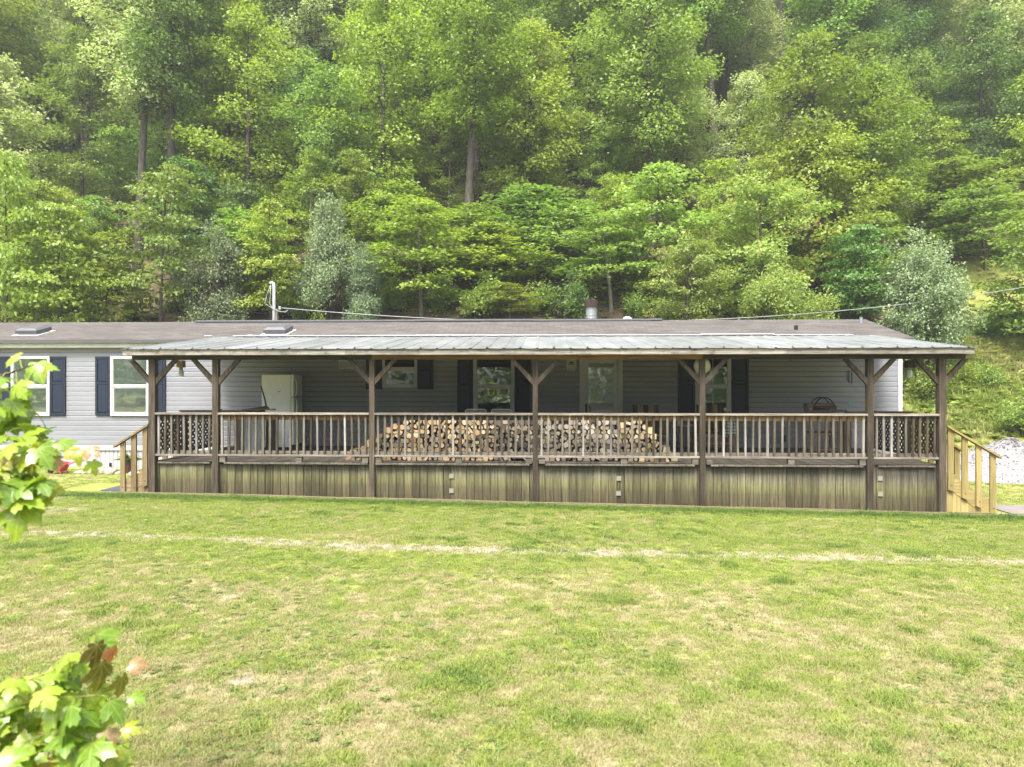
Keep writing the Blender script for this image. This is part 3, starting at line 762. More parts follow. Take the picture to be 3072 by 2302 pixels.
# the open ends: inner railing at the stair landing and lattice panels in the end plane
def end_side(X, s):
    yi = 14.05
    p = lambda o: pp(o)
    X2 = X - s * 1.22                                                 # inner end of the landing rail
    lo, hi = min(X, X2), max(X, X2)
    p(bx('landing_rail', lo - .02, hi + (.5 if s < 0 else .02), yi - .06, yi + .06, ZD + .905, ZD + .94, M['grey_x']))
    p(bx('landing_under_rail', lo, hi, yi - .018, yi + .018, ZD + .82, ZD + .903, M['brown_x']))
    p(bx('landing_post', X2 - .07, X2 + .07, yi - .045, yi + .045, ZD + .002, ZD + .817, M['brown_z']))
    p(bx('landing_post', X - s * .06 - .05, X - s * .06 + .05, yi - .045, yi + .045, ZD + .002, ZD + .817, M['brown_z']))
    # lattice from beside the front post to the wall
    y0, y1, z0, z1 = YD + .12, YH - .55, ZD + .13, ZD + .80
    p(bx('lattice_frame', X - .02, X + .02, y0, y1, z1, z1 + .09, M['brown_y'])); p(bx('lattice_frame', X - .02, X + .02, y0, y1, z0 - .06, z0, M['brown_y']))
    p(bx('lattice_frame', X - .02, X + .02, y0, y0 + .09, z0, z1, M['brown_z'])); p(bx('lattice_frame', X - .02, X + .02, y1 - .09, y1, z0, z1, M['brown_z']))
    st = .125; H = z1 - z0
    for dr in (-1, 1):
        c = y0 - H
        while c < y1 + H:
            # slat line: y = c + (z - z0) * dr
            pts = []
            for z in (z0, z1):
                pts.append([c + (z - z0) * dr, z])
            (ya, za), (yb, zb) = pts
            def clipy(ya, za, yb, zb):
                t0, t1 = 0.0, 1.0
                for lim, sg in ((y0 + .09, 1), (y1 - .09, -1)):
                    da, db = sg * (ya - lim), sg * (yb - lim)
                    if da < 0 and db < 0: return None
                    if da < 0: t0 = max(t0, da / (da - db))
                    if db < 0: t1 = min(t1, da / (da - db))
                if t1 - t0 < .06: return None
                return (ya + (yb - ya) * t0, za + (zb - za) * t0, ya + (yb - ya) * t1, za + (zb - za) * t1)
            r = clipy(ya, za, yb, zb)
            if r:
                xo = X + dr * .006
                o = beam('lattice_slat', (xo, r[0], r[1]), (xo, r[2], r[3]), .01, .038, M['brown_z'], None)
                # wide face into the end plane
                d = Vector((0, r[2] - r[0], r[3] - r[1])).normalized()
                n_ = Vector((1, 0, 0)); t_ = d.cross(n_)
                o.rotation_quaternion = Matrix((n_, t_, d)).transposed().to_quaternion()
                p(o)
            c += st
end_side(XA + .05, -1); end_side(XB - .05, 1)

# ------------------------------------------------------------------ stairs at both ends
def stairs(name, label, us, rail, s, tone, treads, back_posts):
    """us = pixel spans of the front uprights, rail = two rail end pixels, s = +1 runs to the right."""
    x0 = XB if s > 0 else XA
    t = thing(name, label, 'stairs', (x0, YD, 0))
    def sp(o): o.parent = t; o.location.x -= x0; o.location.y -= YD; return o
    yf, yb = YD - .02, YD + 1.0
    ra_, rb_ = at(*rail[0], yf), at(*rail[1], yf)                      # upper, lower ends
    xe = ax(us[-1][1] if s > 0 else us[-1][0], yf) + s * .02            # outer end
    zg = gzf(xe, yf)
    W = abs(xe - x0)
    n = treads; rise = (ZD - .0 - zg) / (n + 1); run = W / n
    m = lambda a: M[tone + '_' + a]
    # treads and risers
    for i in range(n):
        zt = ZD - rise * (i + 1); xa_ = x0 + s * (.064 + run * i); xb_ = x0 + s * (run * (i + 1) + .03)
        lo, hi = min(xa_, xb_), max(xa_, xb_)
        sp(bx('tread', lo, hi, yf + .05, yb, zt - .036, zt, m('y')))
        xr = x0 + s * (run * (i + 1) - .0)
        lo, hi = min(xr, xr - s * .02), max(xr, xr - s * .02)
        zl = max(zt - rise + .001, zg - .03)
        sp(bx('riser', lo, hi, yf + .055, yb - .01, zl, zt - .038, m('y')))
    # stringer boards front and back, vertical skirt boards below
    for y in (yf + .03, yb + .02):
        c = ZD - .10
        poly = [(x0 + s * .002, c), (x0 + s * .002, c - .26), (x0 + s * (W * .80), zg - .02), (x0 + s * W, zg - .02), (x0 + s * W, zg + .20)]
        if s < 0: poly = poly[::-1]
        sp(MB().prism(poly, 'y', y - .018, y + .018).build('stringer', m('x'), None, (0, 0, 0)))
        k = 0
        while k * .147 < W * .78:
            a_ = x0 + s * (.004 + k * .147); b_ = x0 + s * min(.004 + (k + 1) * .147 - .006, W * .78)
            ztop = lambda q: c - .26 - (c - .26 - zg + .02) * abs(q - x0) / (W * .80) - .006
            za, zb_ = ztop(a_), ztop(b_)
            if za - zg > .03:
                poly = [(a_, zg - .05), (b_, zg - .05), (b_, max(zb_, zg - .04)), (a_, za)]
                if s < 0: poly = poly[::-1]
                sp(MB().prism(poly, 'y', y - .012, y + .010).build('side_board', m('z'), None))
            k += 1
    # uprights and hand rails
    slope = (rb_.z - ra_.z) / (rb_.x - ra_.x)
    zr = lambda x: ra_.z + (x - ra_.x) * slope
    for y, dz in ((yf - .012, 0), (yb + .055, 0)):
        for k, (ua, ub) in enumerate(us):
            xc = (ax(ua, yf) + ax(ub, yf)) / 2; w = abs(ax(ub, yf) - ax(ua, yf))
            zb0 = max(gzf(xc, y) + .01, zr(xc) - 1.12)
            hw = w / 2
            poly = [(xc - hw, zb0 - (slope * 0.03)), (xc + hw, zb0 + (slope * .03)), (xc + hw, zr(xc + hw) - .022), (xc - hw, zr(xc - hw) - .022)]
            sp(MB().prism(poly, 'y', y - .019, y + .019).build('upright', m('z'), None))
            for zz in (zb0 + .10,):
                o = MB().lathe([(.009, 0), (.009, .006), (.003, .009)], 8).build('bolt', M['dark_metal'], None, (xc + .008, y - .02, zz), (R(90), 0, 0)); sp(o)
        a_, b_ = (ra_, rb_)
        poly = [(a_.x, a_.z - .02), (b_.x, b_.z - .02), (b_.x, b_.z + .018), (a_.x, a_.z + .018)]
        if s < 0: poly = poly[::-1]
        sp(MB().prism(poly, 'y', y - .06, y + .055).build('handrail', m('x'), None))
    return t
stairs('porch_stairs', 'new yellow pine stairs with sloping handrail at the porch end near gravel', [(2842, 2859), (2884, 2901), (2926, 2942), (2968, 2985)], ((2837, 1278), (2999, 1373)), 1, 'tan', 4, None)
stairs('porch_stairs', 'aged tan wooden stairs with three front uprights beside black rubber mat', [(430, 444), (395.5, 411), (363, 377)], ((449, 1274), (345, 1340)), -1, 'old_tan', 3, None)

# ------------------------------------------------------------------ things on and around the porch
# refrigerator, its doors turned to the right
p0, p1 = at(785, 1350, 15.55), at(879, 1350, 15.55)
fz = ZD + .003
fr = thing('refrigerator', 'old white top-freezer refrigerator standing on the porch against the siding', 'refrigerator', (p0.x, 15.55, fz), R(3))
fw, fd, fh = p1.x - p0.x, .68, at(850, 1125, 15.55).z - fz
MB().prism([(0, .0), (fw - .065, 0), (fw - .065, fd), (0, fd)], 'z', .04, fh).build('body', M['fridge'], fr)
def door_mb(z0, z1):
    c = .022
    return MB().prism([(fw - .055, .004), (fw - .012, .004), (fw + .006, .022), (fw + .006, fd - .022), (fw - .012, fd - .004), (fw - .055, fd - .004)], 'z', z0, z1)
zsp = at(880, 1192, 15.55).z - fz
door_mb(.09, zsp - .006).build('fridge_door', M['fridge'], fr); door_mb(zsp + .006, fh + .004).build('freezer_door', M['fridge'], fr)
MB().box(fw - .064, fw - .056, .006, fd - .006, .05, fh - .004).build('door_gasket', M['mesh_grey'], fr)
for z0, z1 in ((zsp + .03, fh - .10), (zsp - .42, zsp - .03)):
    MB().tube([(fw + .004, .07, z0), (fw + .04, .075, z0 + .05), (fw + .055, .075, (z0 + z1) / 2), (fw + .04, .075, z1 - .05), (fw + .004, .07, z1)], .014, 8).build('handle', M['fridge'], fr, smooth=True)
MB().box(fw - .05, fw - .004, .03, fd - .03, .02, .085).build('kick_plate', M['black'], fr)
for x, y in ((.05, .05), (.05, fd - .05), (fw - .1, fd - .05), (fw - .1, .05)): MB().lathe([(.02, 0), (.02, .04)], 8, (x, y, 0)).build('foot', M['black'], fr)
MB().box(.36, .42, -.004, -.001, fh - .385, fh - .375).build('scratch', M['rust'], fr)

# metal panel and planks leaning behind the left railing, tools on the landing rail
a, b = at(737, 1258, 14.75), at(797, 1362, 14.75)
tag(bx('metal_sheet', a.x, b.x, 14.7, 14.712, ZD + .02, a.z, M['galv'], None, (R(-7), 0, 0)), 'dull grey sheet metal panel leaning left of the white refrigerator', 'metal sheet')
a = at(815, 1258, 14.9)
tag(bx('plank', a.x - .14, a.x + .08, 14.92, 14.95, ZD + .02, a.z, M['brown_z'], None, (R(-4), 0, 0)), 'brown plank standing between metal panel and white refrigerator', 'plank')
a = at(770, 1229, 14.03)
g = thing('hand_truck', 'dark tool with long thin upright handle lying on the left landing rail', 'hand tool', (a.x, 14.03, ZD + .945))
MB().prism([(-.22, .0), (.22, .0), (.25, .03), (.20, .085), (.02, .055), (-.22, .02)], 'y', -.05, .05).build('head', M['rust'], g)
MB().tube([(.20, 0, .06), (.17, 0, .22), (.085, 0, .50)], [.02, .017, .014], 8).build('shaft', M['dark_metal'], g)
a = at(783, 1232, 13.98)
tag(bx('plank', a.x - .33, a.x + .31, 13.86, 13.985, ZD + .948, ZD + .972, M['grey_x'], None, (0, 0, R(-3))), 'short weathered plank resting on the rail in front of the refrigerator', 'plank')

def jar_feeder(u, v0, vj, v1, Y, label):
    t0, t1, t2 = az_(u, v0, Y), az_(u, vj, Y), az_(u, v1, Y); x = ax(u, Y)
    t = thing('jar_feeder', label, 'feeder', (x, Y, t2), 0, 'jar feeders hung under the porch roof')
    w = .062
    MB().box(-w, w, -w, w, t1 - t2 + .02, t0 - t2).build('wood_block', M['jar_wood' if u < 1500 else 'brown_z'], t)
    MB().lathe([(.012, w * -1 - .006), (.012, w * -1 - .001)], 10).build('entry_hole', M['black'], t, (0, 0, (t0 + t1) / 2 - t2), (0, 0, 0))
    h = t1 - t2
    MB().lathe([(.02, .0), (.044, .003), (.05, .015), (.05, h * .72), (.034, h * .86), (.034, h * .9)], 16).build('jar', M['frost'], t, smooth=True)
    MB().lathe([(.037, h * .86), (.037, h + .018)], 16).build('lid', M['galv'], t)
    zt = ZBM1 + .08
    MB().tube([(0, 0, t0 - t2), (0, 0, zt - t2)], .003, 5).build('hanger', M['dark_metal'], t)
    return t
jar_feeder(543, 1082, 1106, 1131, 13.6, 'glass jar feeder under pine block hanging left near the navy shutter')
jar_feeder(2728, 1082, 1107, 1133, 13.6, 'glass jar feeder under dark block hanging right of the corner trim')
# wind chime
x = ax(2549, 13.5); zt = az_(2549, 1099, 13.5)
wc = thing('wind_chime', 'dark tubular wind chime hanging under the porch beam', 'wind chime', (x, 13.5, zt))
MB().lathe([(.055, -.012), (.055, .012)], 14).build('top_disc', M['dark_metal'], wc)
MB().tube([(0, 0, .012), (0, 0, ZBM1 + .1 - zt)], .003, 5).build('cord', M['dark_metal'], wc)
for k, l in enumerate((.255, .23, .20, .24, .18)):
    a = k * 2 * math.pi / 5 + .3; X, Y = .045 * math.cos(a), .045 * math.sin(a)
    MB().tube([(X, Y, -.012), (X, Y, -.09)], .0018, 4).build('string', M['dark_metal'], wc)
    MB().tube([(X, Y, -.085), (X, Y, -.085 - l)], .009, 8).build('chime_tube', M['dark_metal'], wc)
# round globe
p = at(2106, 1098, 14.2)
gl = thing('globe_lamp', 'white round globe lamp hanging behind the post by the right window', 'lamp', tuple(p))
MB().lathe([(.165 * math.sin(a), -.165 * math.cos(a)) for a in np.linspace(.05, math.pi - .05, 14)], 22).build('shade', M['globe'], gl, smooth=True)
MB().tube([(0, 0, .16), (0, 0, 3.0 - p.z)], .006, 6).build('cord', M['dark_metal'], gl)
# sign plaque by the door
a, b = at(1699, 1078, YH - .04), at(1729, 1106, YH - .04); w, h = b.x - a.x, a.z - b.z
sg = thing('door_sign', 'small cream plaque with dark emblem on the siding beside the storm door', 'sign', ((a.x + b.x) / 2, YH - .03, b.z))
MB().box(-w/2, w/2, -.012, .0, 0, h).build('board', M['sign'], sg)
MB().prism([(.055 * math.cos(t), h * .52 + .05 * math.sin(t)) for t in np.linspace(0, math.pi, 9)], 'y', -.016, -.0125).build('emblem', M['black'], sg)
MB().box(-.07, .07, -.0155, -.0125, h * .40, h * .45).build('emblem', M['black'], sg)
for k in range(5):
    xx = -w/2 + .03 + k * (w - .06) / 4
    MB().box(xx - .012, xx + .012, -.010, -.002, -.06 - .02 * (k % 2), -.002).build('tassel', M['sign'], sg)
# teal ornament on the wall
p = at(2549, 1211, YH - .02)
tag(MB().prism([(0, -.05), (.016, -.012), (.045, 0), (.016, .012), (0, .05), (-.016, .012), (-.045, 0), (-.016, -.012)], 'y', -.008, .0).build('wall_ornament', M['teal'], None, (p.x, YH - .018, p.z)), 'small teal four pointed ornament on the right siding', 'ornament')

# patio chairs (backs to the camera) in front of the living room window
def patio_chair(u0, u1, label):
    Y = 14.6; x0, x1 = ax(u0, Y), ax(u1, Y); zt = az_((u0 + u1) / 2, 1227, Y) - ZD
    w = x1 - x0
    t = thing('patio_chair', label, 'chair', ((x0 + x1) / 2, Y, ZD + .002), 0, 'sand framed patio chairs')
    r = .013; hw = w / 2 - r
    MB().tube([(-hw, .0, .40), (-hw, -.06, zt - .03), (-hw + .03, -.065, zt - r), (hw - .03, -.065, zt - r), (hw, -.06, zt - .03), (hw, .0, .40)], r, 8).build('back_frame', M['frame_tan'], t)
    m = MB(); m.box(-hw + .01, hw - .01, -.004, .004, 0, zt - .46); m.build('back_sling', M['mesh_grey'], t, (0, -.01, .43), (R(6), 0, 0))
    MB().box(-hw + .01, hw - .01, .02, .46, .40, .408).build('seat_sling', M['mesh_grey'], t)
    for s in (-1, 1):
        MB().tube([(s * hw, -.04, .0), (s * hw, 0, .40), (s * hw, .47, .40), (s * hw, .50, 0)], r, 8).build('leg', M['frame_tan'], t)
        MB().tube([(s * hw, -.035, .62), (s * hw, .40, .60), (s * hw, .47, .42)], r, 8).build('armrest', M['frame_tan'], t)
patio_chair(1396, 1460, 'sand framed patio chair behind woodpile, left one under the large window')
patio_chair(1474, 1535, 'sand framed patio chair behind woodpile, right one nearest the porch post')

# rustic log armchairs
def log_chair(uc, Y, label, lean=R(-13)):
    x = ax(uc, Y); t = thing('log_chair', label, 'chair', (x, Y, ZD + .002), 0, 'rustic log armchairs with slatted backs')
    W = .36
    for s in (-1, 1):
        MB().tube([(s * W, -.02, 0), (s * W, -.02, .66)], [.045, .04], 9).build('front_post', M['bark_log'], t)
        MB().tube([(s * W, .52, 0), (s * W, .56, .68)], [.04, .038], 9).build('rear_post', M['bark_log'], t)
        MB().tube([(s * W, -.10, .69), (s * W, .62, .70)], .042, 9).build('arm', M['bark_log'], t)
    for z, y in ((.36, -.02), (.20, -.02), (.34, .53)):
        MB().tube([(-W - .02, y, z), (W + .02, y, z)], .032, 9).build('rung', M['bark_log'], t)
    for k in range(4):
        MB().box(-W + .05, W - .05, .02 + k * .125, .13 + k * .125, .395, .417).build('seat_slat', M['brown_x'], t)
    for k in range(5):
        xx = -.235 + k * .1175
        o = MB().box(-.055, .055, -.011, .011, 0, .64 + .02 * (k % 2)).build('back_slat', M['old_tan_z'] if k % 2 else M['brown_z'], t, (xx, .50, .38), (lean, 0, 0))
log_chair(1950, 15.05, 'rustic log armchair between storm door and right window')
log_chair(2150, 15.05, 'rustic log armchair under the right window with plaid shirt on it')
# plaid shirt draped on the second chair
def plaid():
    m, nt, b = new_mat('green and white plaid', 0.9, 0.1)
    co = coord(nt, 'Object'); W = []
    for i in (0, 2):
        f = math_(nt, 'FRACT', math_(nt, 'MULTIPLY', sep(nt, co, i), 15.0))
        W.append(math_(nt, 'GREATER_THAN', f, 0.6))
    k = math_(nt, 'MULTIPLY', math_(nt, 'ADD', W[0], W[1]), 0.5)
    nt.links.new(ramp(nt, k, [(0.0, (0.40, 0.44, 0.44)), (0.5, (0.10, 0.14, 0.13)), (1.0, (0.02, 0.03, 0.03))]), b.inputs['Base Color']); return m
a = at(2189, 1240, 14.95)
mb = MB(); nx, nz = 9, 10
for j in range(nz + 1):
    for i in range(nx + 1):
        q = i / nx - .5; z = .12 - .50 * j / nz
        mb.v.append((q * (.17 + .10 * j / nz) + .012 * math.sin(j * 1.3), -.03 - .02 * math.sin(i * 1.9 + j * .4) - (.07 if j > 1 else .0) * min(1, j / 3), z + .03 * math.cos(q * 5)))
for j in range(nz):
    for i in range(nx):
        k = j * (nx + 1) + i; mb.f.append((k, k + 1, k + nx + 2, k + nx + 1)); mb.m.append(0)
o = mb.build('plaid_shirt', plaid(), None, (a.x, 14.97, ZD + .76), smooth=True)
sm = o.modifiers.new('thick', 'SOLIDIFY'); sm.thickness = .006
tag(o, 'green and white plaid shirt draped over the right log chair', 'shirt')
# small round table between the chairs
a = at(2050, 1275, 14.9)
tb = thing('side_table', 'small round metal side table between the two log armchairs', 'table', (a.x, 15.0, ZD + .002))
MB().lathe([(.26, .585), (.27, .595), (.27, .61), (.25, .615)], 20).build('table_top', M['galv'], tb)
for k in range(3):
    q = k * 2.094 + .4; MB().tube([(.19 * math.cos(q), .19 * math.sin(q), .587), (.10 * math.cos(q), .10 * math.sin(q), .3), (.22 * math.cos(q), .22 * math.sin(q), 0)], .013, 7).build('leg', M['dark_metal'], tb)
pl = thing('pot_plant', 'little potted plant on the round metal side table', 'plant', (a.x - .08, 14.98, ZD + .618))
MB().lathe([(.05, 0), (.065, .09), (.06, .09)], 12).build('flowerpot', M['galv'], pl)
mb = MB()
for k in range(26):
    q = rnd.uniform(0, 6.28); l = rnd.uniform(.05, .11); e = rnd.uniform(.3, 1.2)
    d = Vector((math.cos(q) * math.cos(e), math.sin(q) * math.cos(e), math.sin(e))); s_ = Vector((-math.sin(q), math.cos(q), 0)) * .018
    mb.add([(0, 0, .085), tuple(d * l * .6 + s_ + Vector((0, 0, .085))), tuple(d * l + Vector((0, 0, .085))), tuple(d * l * .6 - s_ + Vector((0, 0, .085)))], [(0, 1, 2, 3)])
mb.build('foliage', M['leaf_sap'], pl)

# bent twig rack with a firewood carrier on it at the right
Yc = 14.55; xa_, xb_ = ax(2425, Yc), ax(2505, Yc)
st_ = thing('twig_stand', 'dark bent twig stand on the porch below the right siding', 'stand', ((xa_ + xb_) / 2, Yc, ZD + .002))
hw = (xb_ - xa_) / 2
for sx in (-1, 1):
    for sy in (-1, 1):
        MB().tube([(sx * hw, sy * .2, 0), (sx * hw * .93, sy * .19, .45), (sx * hw * .98, sy * .18, .86)], [.028, .024, .02], 7).build('leg', M['bark_log'], st_)
    MB().tube([(sx * hw, -.2, .12), (sx * hw * .5, -.2, .50), (sx * hw * .1, -.2, .62)], .015, 6).build('bent_twig', M['bark_log'], st_)
for z in (.14, .46, .84):
    for sy in (-1, 1): MB().tube([(-hw - .03, sy * .19, z), (hw + .03, sy * .19, z)], .019, 7).build('rung', M['bark_log'], st_)
for k in range(6): MB().box(-hw, hw, -.18 + k * .062, -.125 + k * .062, .862, .88).build('slat', M['brown_x'], st_)
for k in range(5): MB().box(-hw * .9, hw * .9, -.17 + k * .075, -.105 + k * .075, .482, .496).build('slat', M['brown_x'], st_)
cr = thing('log_carrier', 'dark firewood carrier with two arched handles holding split logs', 'log carrier', ((xa_ + xb_) / 2 - .02, Yc, ZD + .884))
n = 9; mb = MB()
prof = [(-.20 * math.cos(t), .015 + .13 - .13 * math.sin(t)) for t in np.linspace(0, math.pi, n)]
ins = [(p[0] * .94, p[1] + .008) for p in prof]
mb.prism([(p[0], p[1]) for p in prof] + ins[::-1], 'x', -.22, .24)
mb.build('canvas', M['brown_x'], cr)
for y in (-.11, .11):
    MB().tube([(.20 * math.cos(t) + .03, y, .08 + .235 * math.sin(t)) for t in np.linspace(.05, math.pi - .05, 13)], .013, 7).build('handle', M['black'], cr)
for k, (y, z, r) in enumerate(((-.09, .075, .06), (.06, .075, .065), (-.02, .155, .05), (.12, .15, .04))):
    MB().tube([(-.29, y, z), (.27, y, z)], r, 7).build('log', M['bark_log'], cr)
a = at(2521, 1233, 13.98)
tag(bx('plank', a.x - .22, a.x + .13, 13.98, 14.07, ZD + .944, ZD + .974, M['brown_x'], None, (0, R(2), 0)), 'short dark board lying on the right landing rail', 'plank')

# ------------------------------------------------------------------ firewood: cells of a packed stack, one log each
def wood_end_mat():
    m, nt, b = new_mat('split firewood', 0.9, 0.15)
    oi = nt.nodes.new('ShaderNodeObjectInfo')
    rn = math_(nt, 'MULTIPLY', oi.outputs['Random'], 50.0)
    n = noise(nt, coord(nt, 'Object', (30, 3, 30)), 1.3, 5, 0.65, rn)
    col = mix(nt, 1.0, oi.outputs['Color'], ramp(nt, n, [(0.28, 0.62), (0.5, 1.0), (0.75, 1.2)]), 'MULTIPLY')
    nt.links.new(col, b.inputs['Base Color']); bump(nt, b, n, 0.4, 0.006)
    return m
M['log_end'] = wood_end_mat()
M['log_bark'] = plain('firewood bark', (0.12, 0.095, 0.075), 0.95, 0.1, var=0.4, sc=18)
def clip(poly, px_, py_, nx, ny):
    out = []; k = len(poly)
    for i in range(k):
        a, b = poly[i], poly[(i + 1) % k]
        da = (a[0] - px_) * nx + (a[1] - py_) * ny; db = (b[0] - px_) * nx + (b[1] - py_) * ny
        if da <= 0: out.append(a)
        if (da < 0 < db) or (db < 0 < da):
            t = da / (da - db); out.append((a[0] + (b[0] - a[0]) * t, a[1] + (b[1] - a[1]) * t))
    return out
YW = 13.36
def wx(u): return ax(u, YW)
top_u = [1015, 1050, 1100, 1139, 1170, 1207, 1300, 1500, 1933, 1950, 1985, 2010, 2043]
top_v = [1388, 1356, 1325, 1303, 1280, 1263, 1259, 1262, 1263, 1295, 1335, 1362, 1388]
pts = []; rowh = .086; zrow = ZD + .048; r_ = 0
while zrow < 1.53:
    xx = wx(1012) + (r_ % 2) * .053
    while xx < wx(2046):
        uu = 1536 + F * (xx + YW * math.sin(YAW) / math.cos(YAW)) / YW       # near enough for the outline
        zt = az_(uu, float(np.interp(uu, top_u, top_v)), YW)
        if zrow + .02 < zt + rnd.uniform(-.03, .02):
            pts.append((xx + rnd.uniform(-.03, .03), zrow + rnd.uniform(-.03, .03)))
        xx += .100 * rnd.uniform(.72, 1.32)
    zrow += rowh; r_ += 1
G_ = 'firewood logs stacked behind the railing'
ZONES = [(1468, 'pale tan split firewood log in the left part of the stack', [(0.50, 0.345, 0.19), (0.56, 0.42, 0.25), (0.44, 0.28, 0.15), (0.60, 0.47, 0.31)], .92),
         (1600, 'dark grey weathered firewood log in the middle part of the stack', [(0.10, 0.085, 0.075), (0.15, 0.125, 0.105), (0.08, 0.068, 0.062), (0.40, 0.34, 0.27)], .8),
         (1865, 'greyish weathered firewood log just right of the middle porch post', [(0.30, 0.25, 0.20), (0.42, 0.36, 0.29), (0.20, 0.165, 0.135), (0.50, 0.44, 0.36)], .7),
         (4000, 'cream coloured split firewood log at the right end of the stack', [(0.48, 0.38, 0.22), (0.55, 0.45, 0.28), (0.42, 0.32, 0.18), (0.36, 0.28, 0.18)], .8)]
logs = []
for i, (x, z) in enumerate(pts):
    poly = [(x - .085, z - .08), (x + .085, z - .08), (x + .085, z + .08), (x - .085, z + .08)]
    for j, (x2, z2) in enumerate(pts):
        if j != i and abs(x2 - x) < .2 and abs(z2 - z) < .2:
            dx, dz = x2 - x, z2 - z; l = math.hypot(dx, dz)
            if l > 1e-6: poly = clip(poly, (x + x2) / 2, (z + z2) / 2, dx / l, dz / l)
    zf = ZD + .003
    poly = clip(poly, x, zf, 0, -1)
    if len(poly) < 3: continue
    cx = sum(p[0] for p in poly) / len(poly); cz = sum(p[1] for p in poly) / len(poly)
    area = abs(sum(poly[k][0] * poly[(k + 1) % len(poly)][1] - poly[(k + 1) % len(poly)][0] * poly[k][1] for k in range(len(poly)))) / 2
    if area < .0018: continue
    logs.append((area, cx, cz, [(p[0] - cx, p[1] - cz) for p in poly]))
logs.sort(key=lambda l: -l[0])
rest = MB()
for n_, (area, cx, cz, poly) in enumerate(logs):
    rr = random.Random(int(cx * 1000) * 31 + int(cz * 1000))
    kind = rr.random(); sh = .93
    rad = min(math.hypot((poly[k][0] + poly[k - 1][0]) / 2, (poly[k][1] + poly[k - 1][1]) / 2) for k in range(len(poly)))
    if kind < .42:                                                     # round branch wood
        rad = min(rad * 1.04, math.sqrt(area / math.pi)); k = 11
        sec = [(rad * rr.uniform(.93, 1.03) * math.cos(2 * math.pi * q / k), rad * rr.uniform(.93, 1.03) * math.sin(2 * math.pi * q / k)) for q in range(k)]
    elif kind < .72 and len(poly) > 3:                                 # wedge: drop some corners
        a0 = rr.uniform(0, 6.28)
        sec = [(p[0] * sh, p[1] * sh) for p in poly]
        c_ = (math.cos(a0), math.sin(a0)); sec = clip(sec, c_[0] * rad * .12, c_[1] * rad * .12, *c_) if rr.random() < .6 else sec
        if len(sec) < 3: sec = [(p[0] * sh, p[1] * sh) for p in poly]
    else: sec = [(p[0] * sh, p[1] * sh) for p in poly]
    yf = rr.uniform(-.045, .045); L = .42
    m_ = len(sec); e = .9
    mb = rest if n_ >= 300 else MB(); off = (cx, YW, cz) if n_ >= 300 else (0, 0, 0)
    vs = [(p[0] * .96 + off[0], yf + off[1], p[1] * .96 + off[2]) for p in sec] + [(p[0] + off[0], yf + .012 + off[1], p[1] + off[2]) for p in sec] + [(p[0] + off[0], yf + L + off[1], p[1] + off[2]) for p in sec]
    mb.add(vs, [tuple(range(m_)), tuple(range(2 * m_, 3 * m_))[::-1]], 0)
    mb.add(vs, [(m_ + k, m_ + (k + 1) % m_, (k + 1) % m_, k) for k in range(m_)] + [(2 * m_ + k, 2 * m_ + (k + 1) % m_, m_ + (k + 1) % m_, m_ + k) for k in range(m_)], 1)
    if n_ >= 300: continue
    uu = 1536 + F * (cx + YW * math.sin(YAW)) / YW + rr.gauss(0, 16)
    for ulim, lab, cols, pr in ZONES:
        if uu < ulim: break
    w_ = [.32, .28, .26, .14]
    c = rr.choices(cols, w_)[0]; f = rr.uniform(.92, 1.25)
    o = mb.build('firewood_log', [M['log_end'], M['log_bark']], None, (cx, YW, cz), (rr.uniform(-.03, .03), 0, rr.uniform(-.03, .03)))
    o.color = (c[0] * f, c[1] * f, c[2] * f, 1); tag(o, lab, 'firewood log', G_ + ', ' + lab.split(' firewood')[0])
if rest.v:
    o = rest.build('firewood', [M['log_end'], M['log_bark']]); o.color = (.34, .27, .19, 1)
    tag(o, 'small pieces of split firewood wedged between the larger logs', None, None, 'stuff')

# ------------------------------------------------------------------ ground-level things
p = at(388, 1411, 15.7)
fp = thing('potted_hosta', 'brown flowerpot with bright green hosta behind the left stairs', 'plant', (p.x, 15.7, gzf(p.x, 15.7)))
MB().lathe([(.12, 0), (.16, .26), (.175, .28), (.175, .31), (.15, .31), (.14, .28)], 18).build('flowerpot', M['pot'], fp)
mb = MB()
for k in range(60):
    q = rnd.uniform(0, 6.28); e = rnd.uniform(.1, 1.1); l = rnd.uniform(.22, .40); w = rnd.uniform(.03, .05)
    d = Vector((math.cos(q), math.sin(q), 0)); sd_ = Vector((-math.sin(q), math.cos(q), 0)); up = Vector((0, 0, 1)); b0 = Vector((0, 0, .28))
    m1 = b0 + d * l * .5 * math.cos(e * .7) + up * l * .5 * math.sin(e); m2 = b0 + d * l * math.cos(e * .5) + up * (l * .45 * math.sin(e) - .02)
    mb.add([tuple(b0), tuple(m1 + sd_ * w), tuple(m2), tuple(m1 - sd_ * w)], [(0, 1, 2, 3)])
mb.build('foliage', M['leaf_sap'], fp)
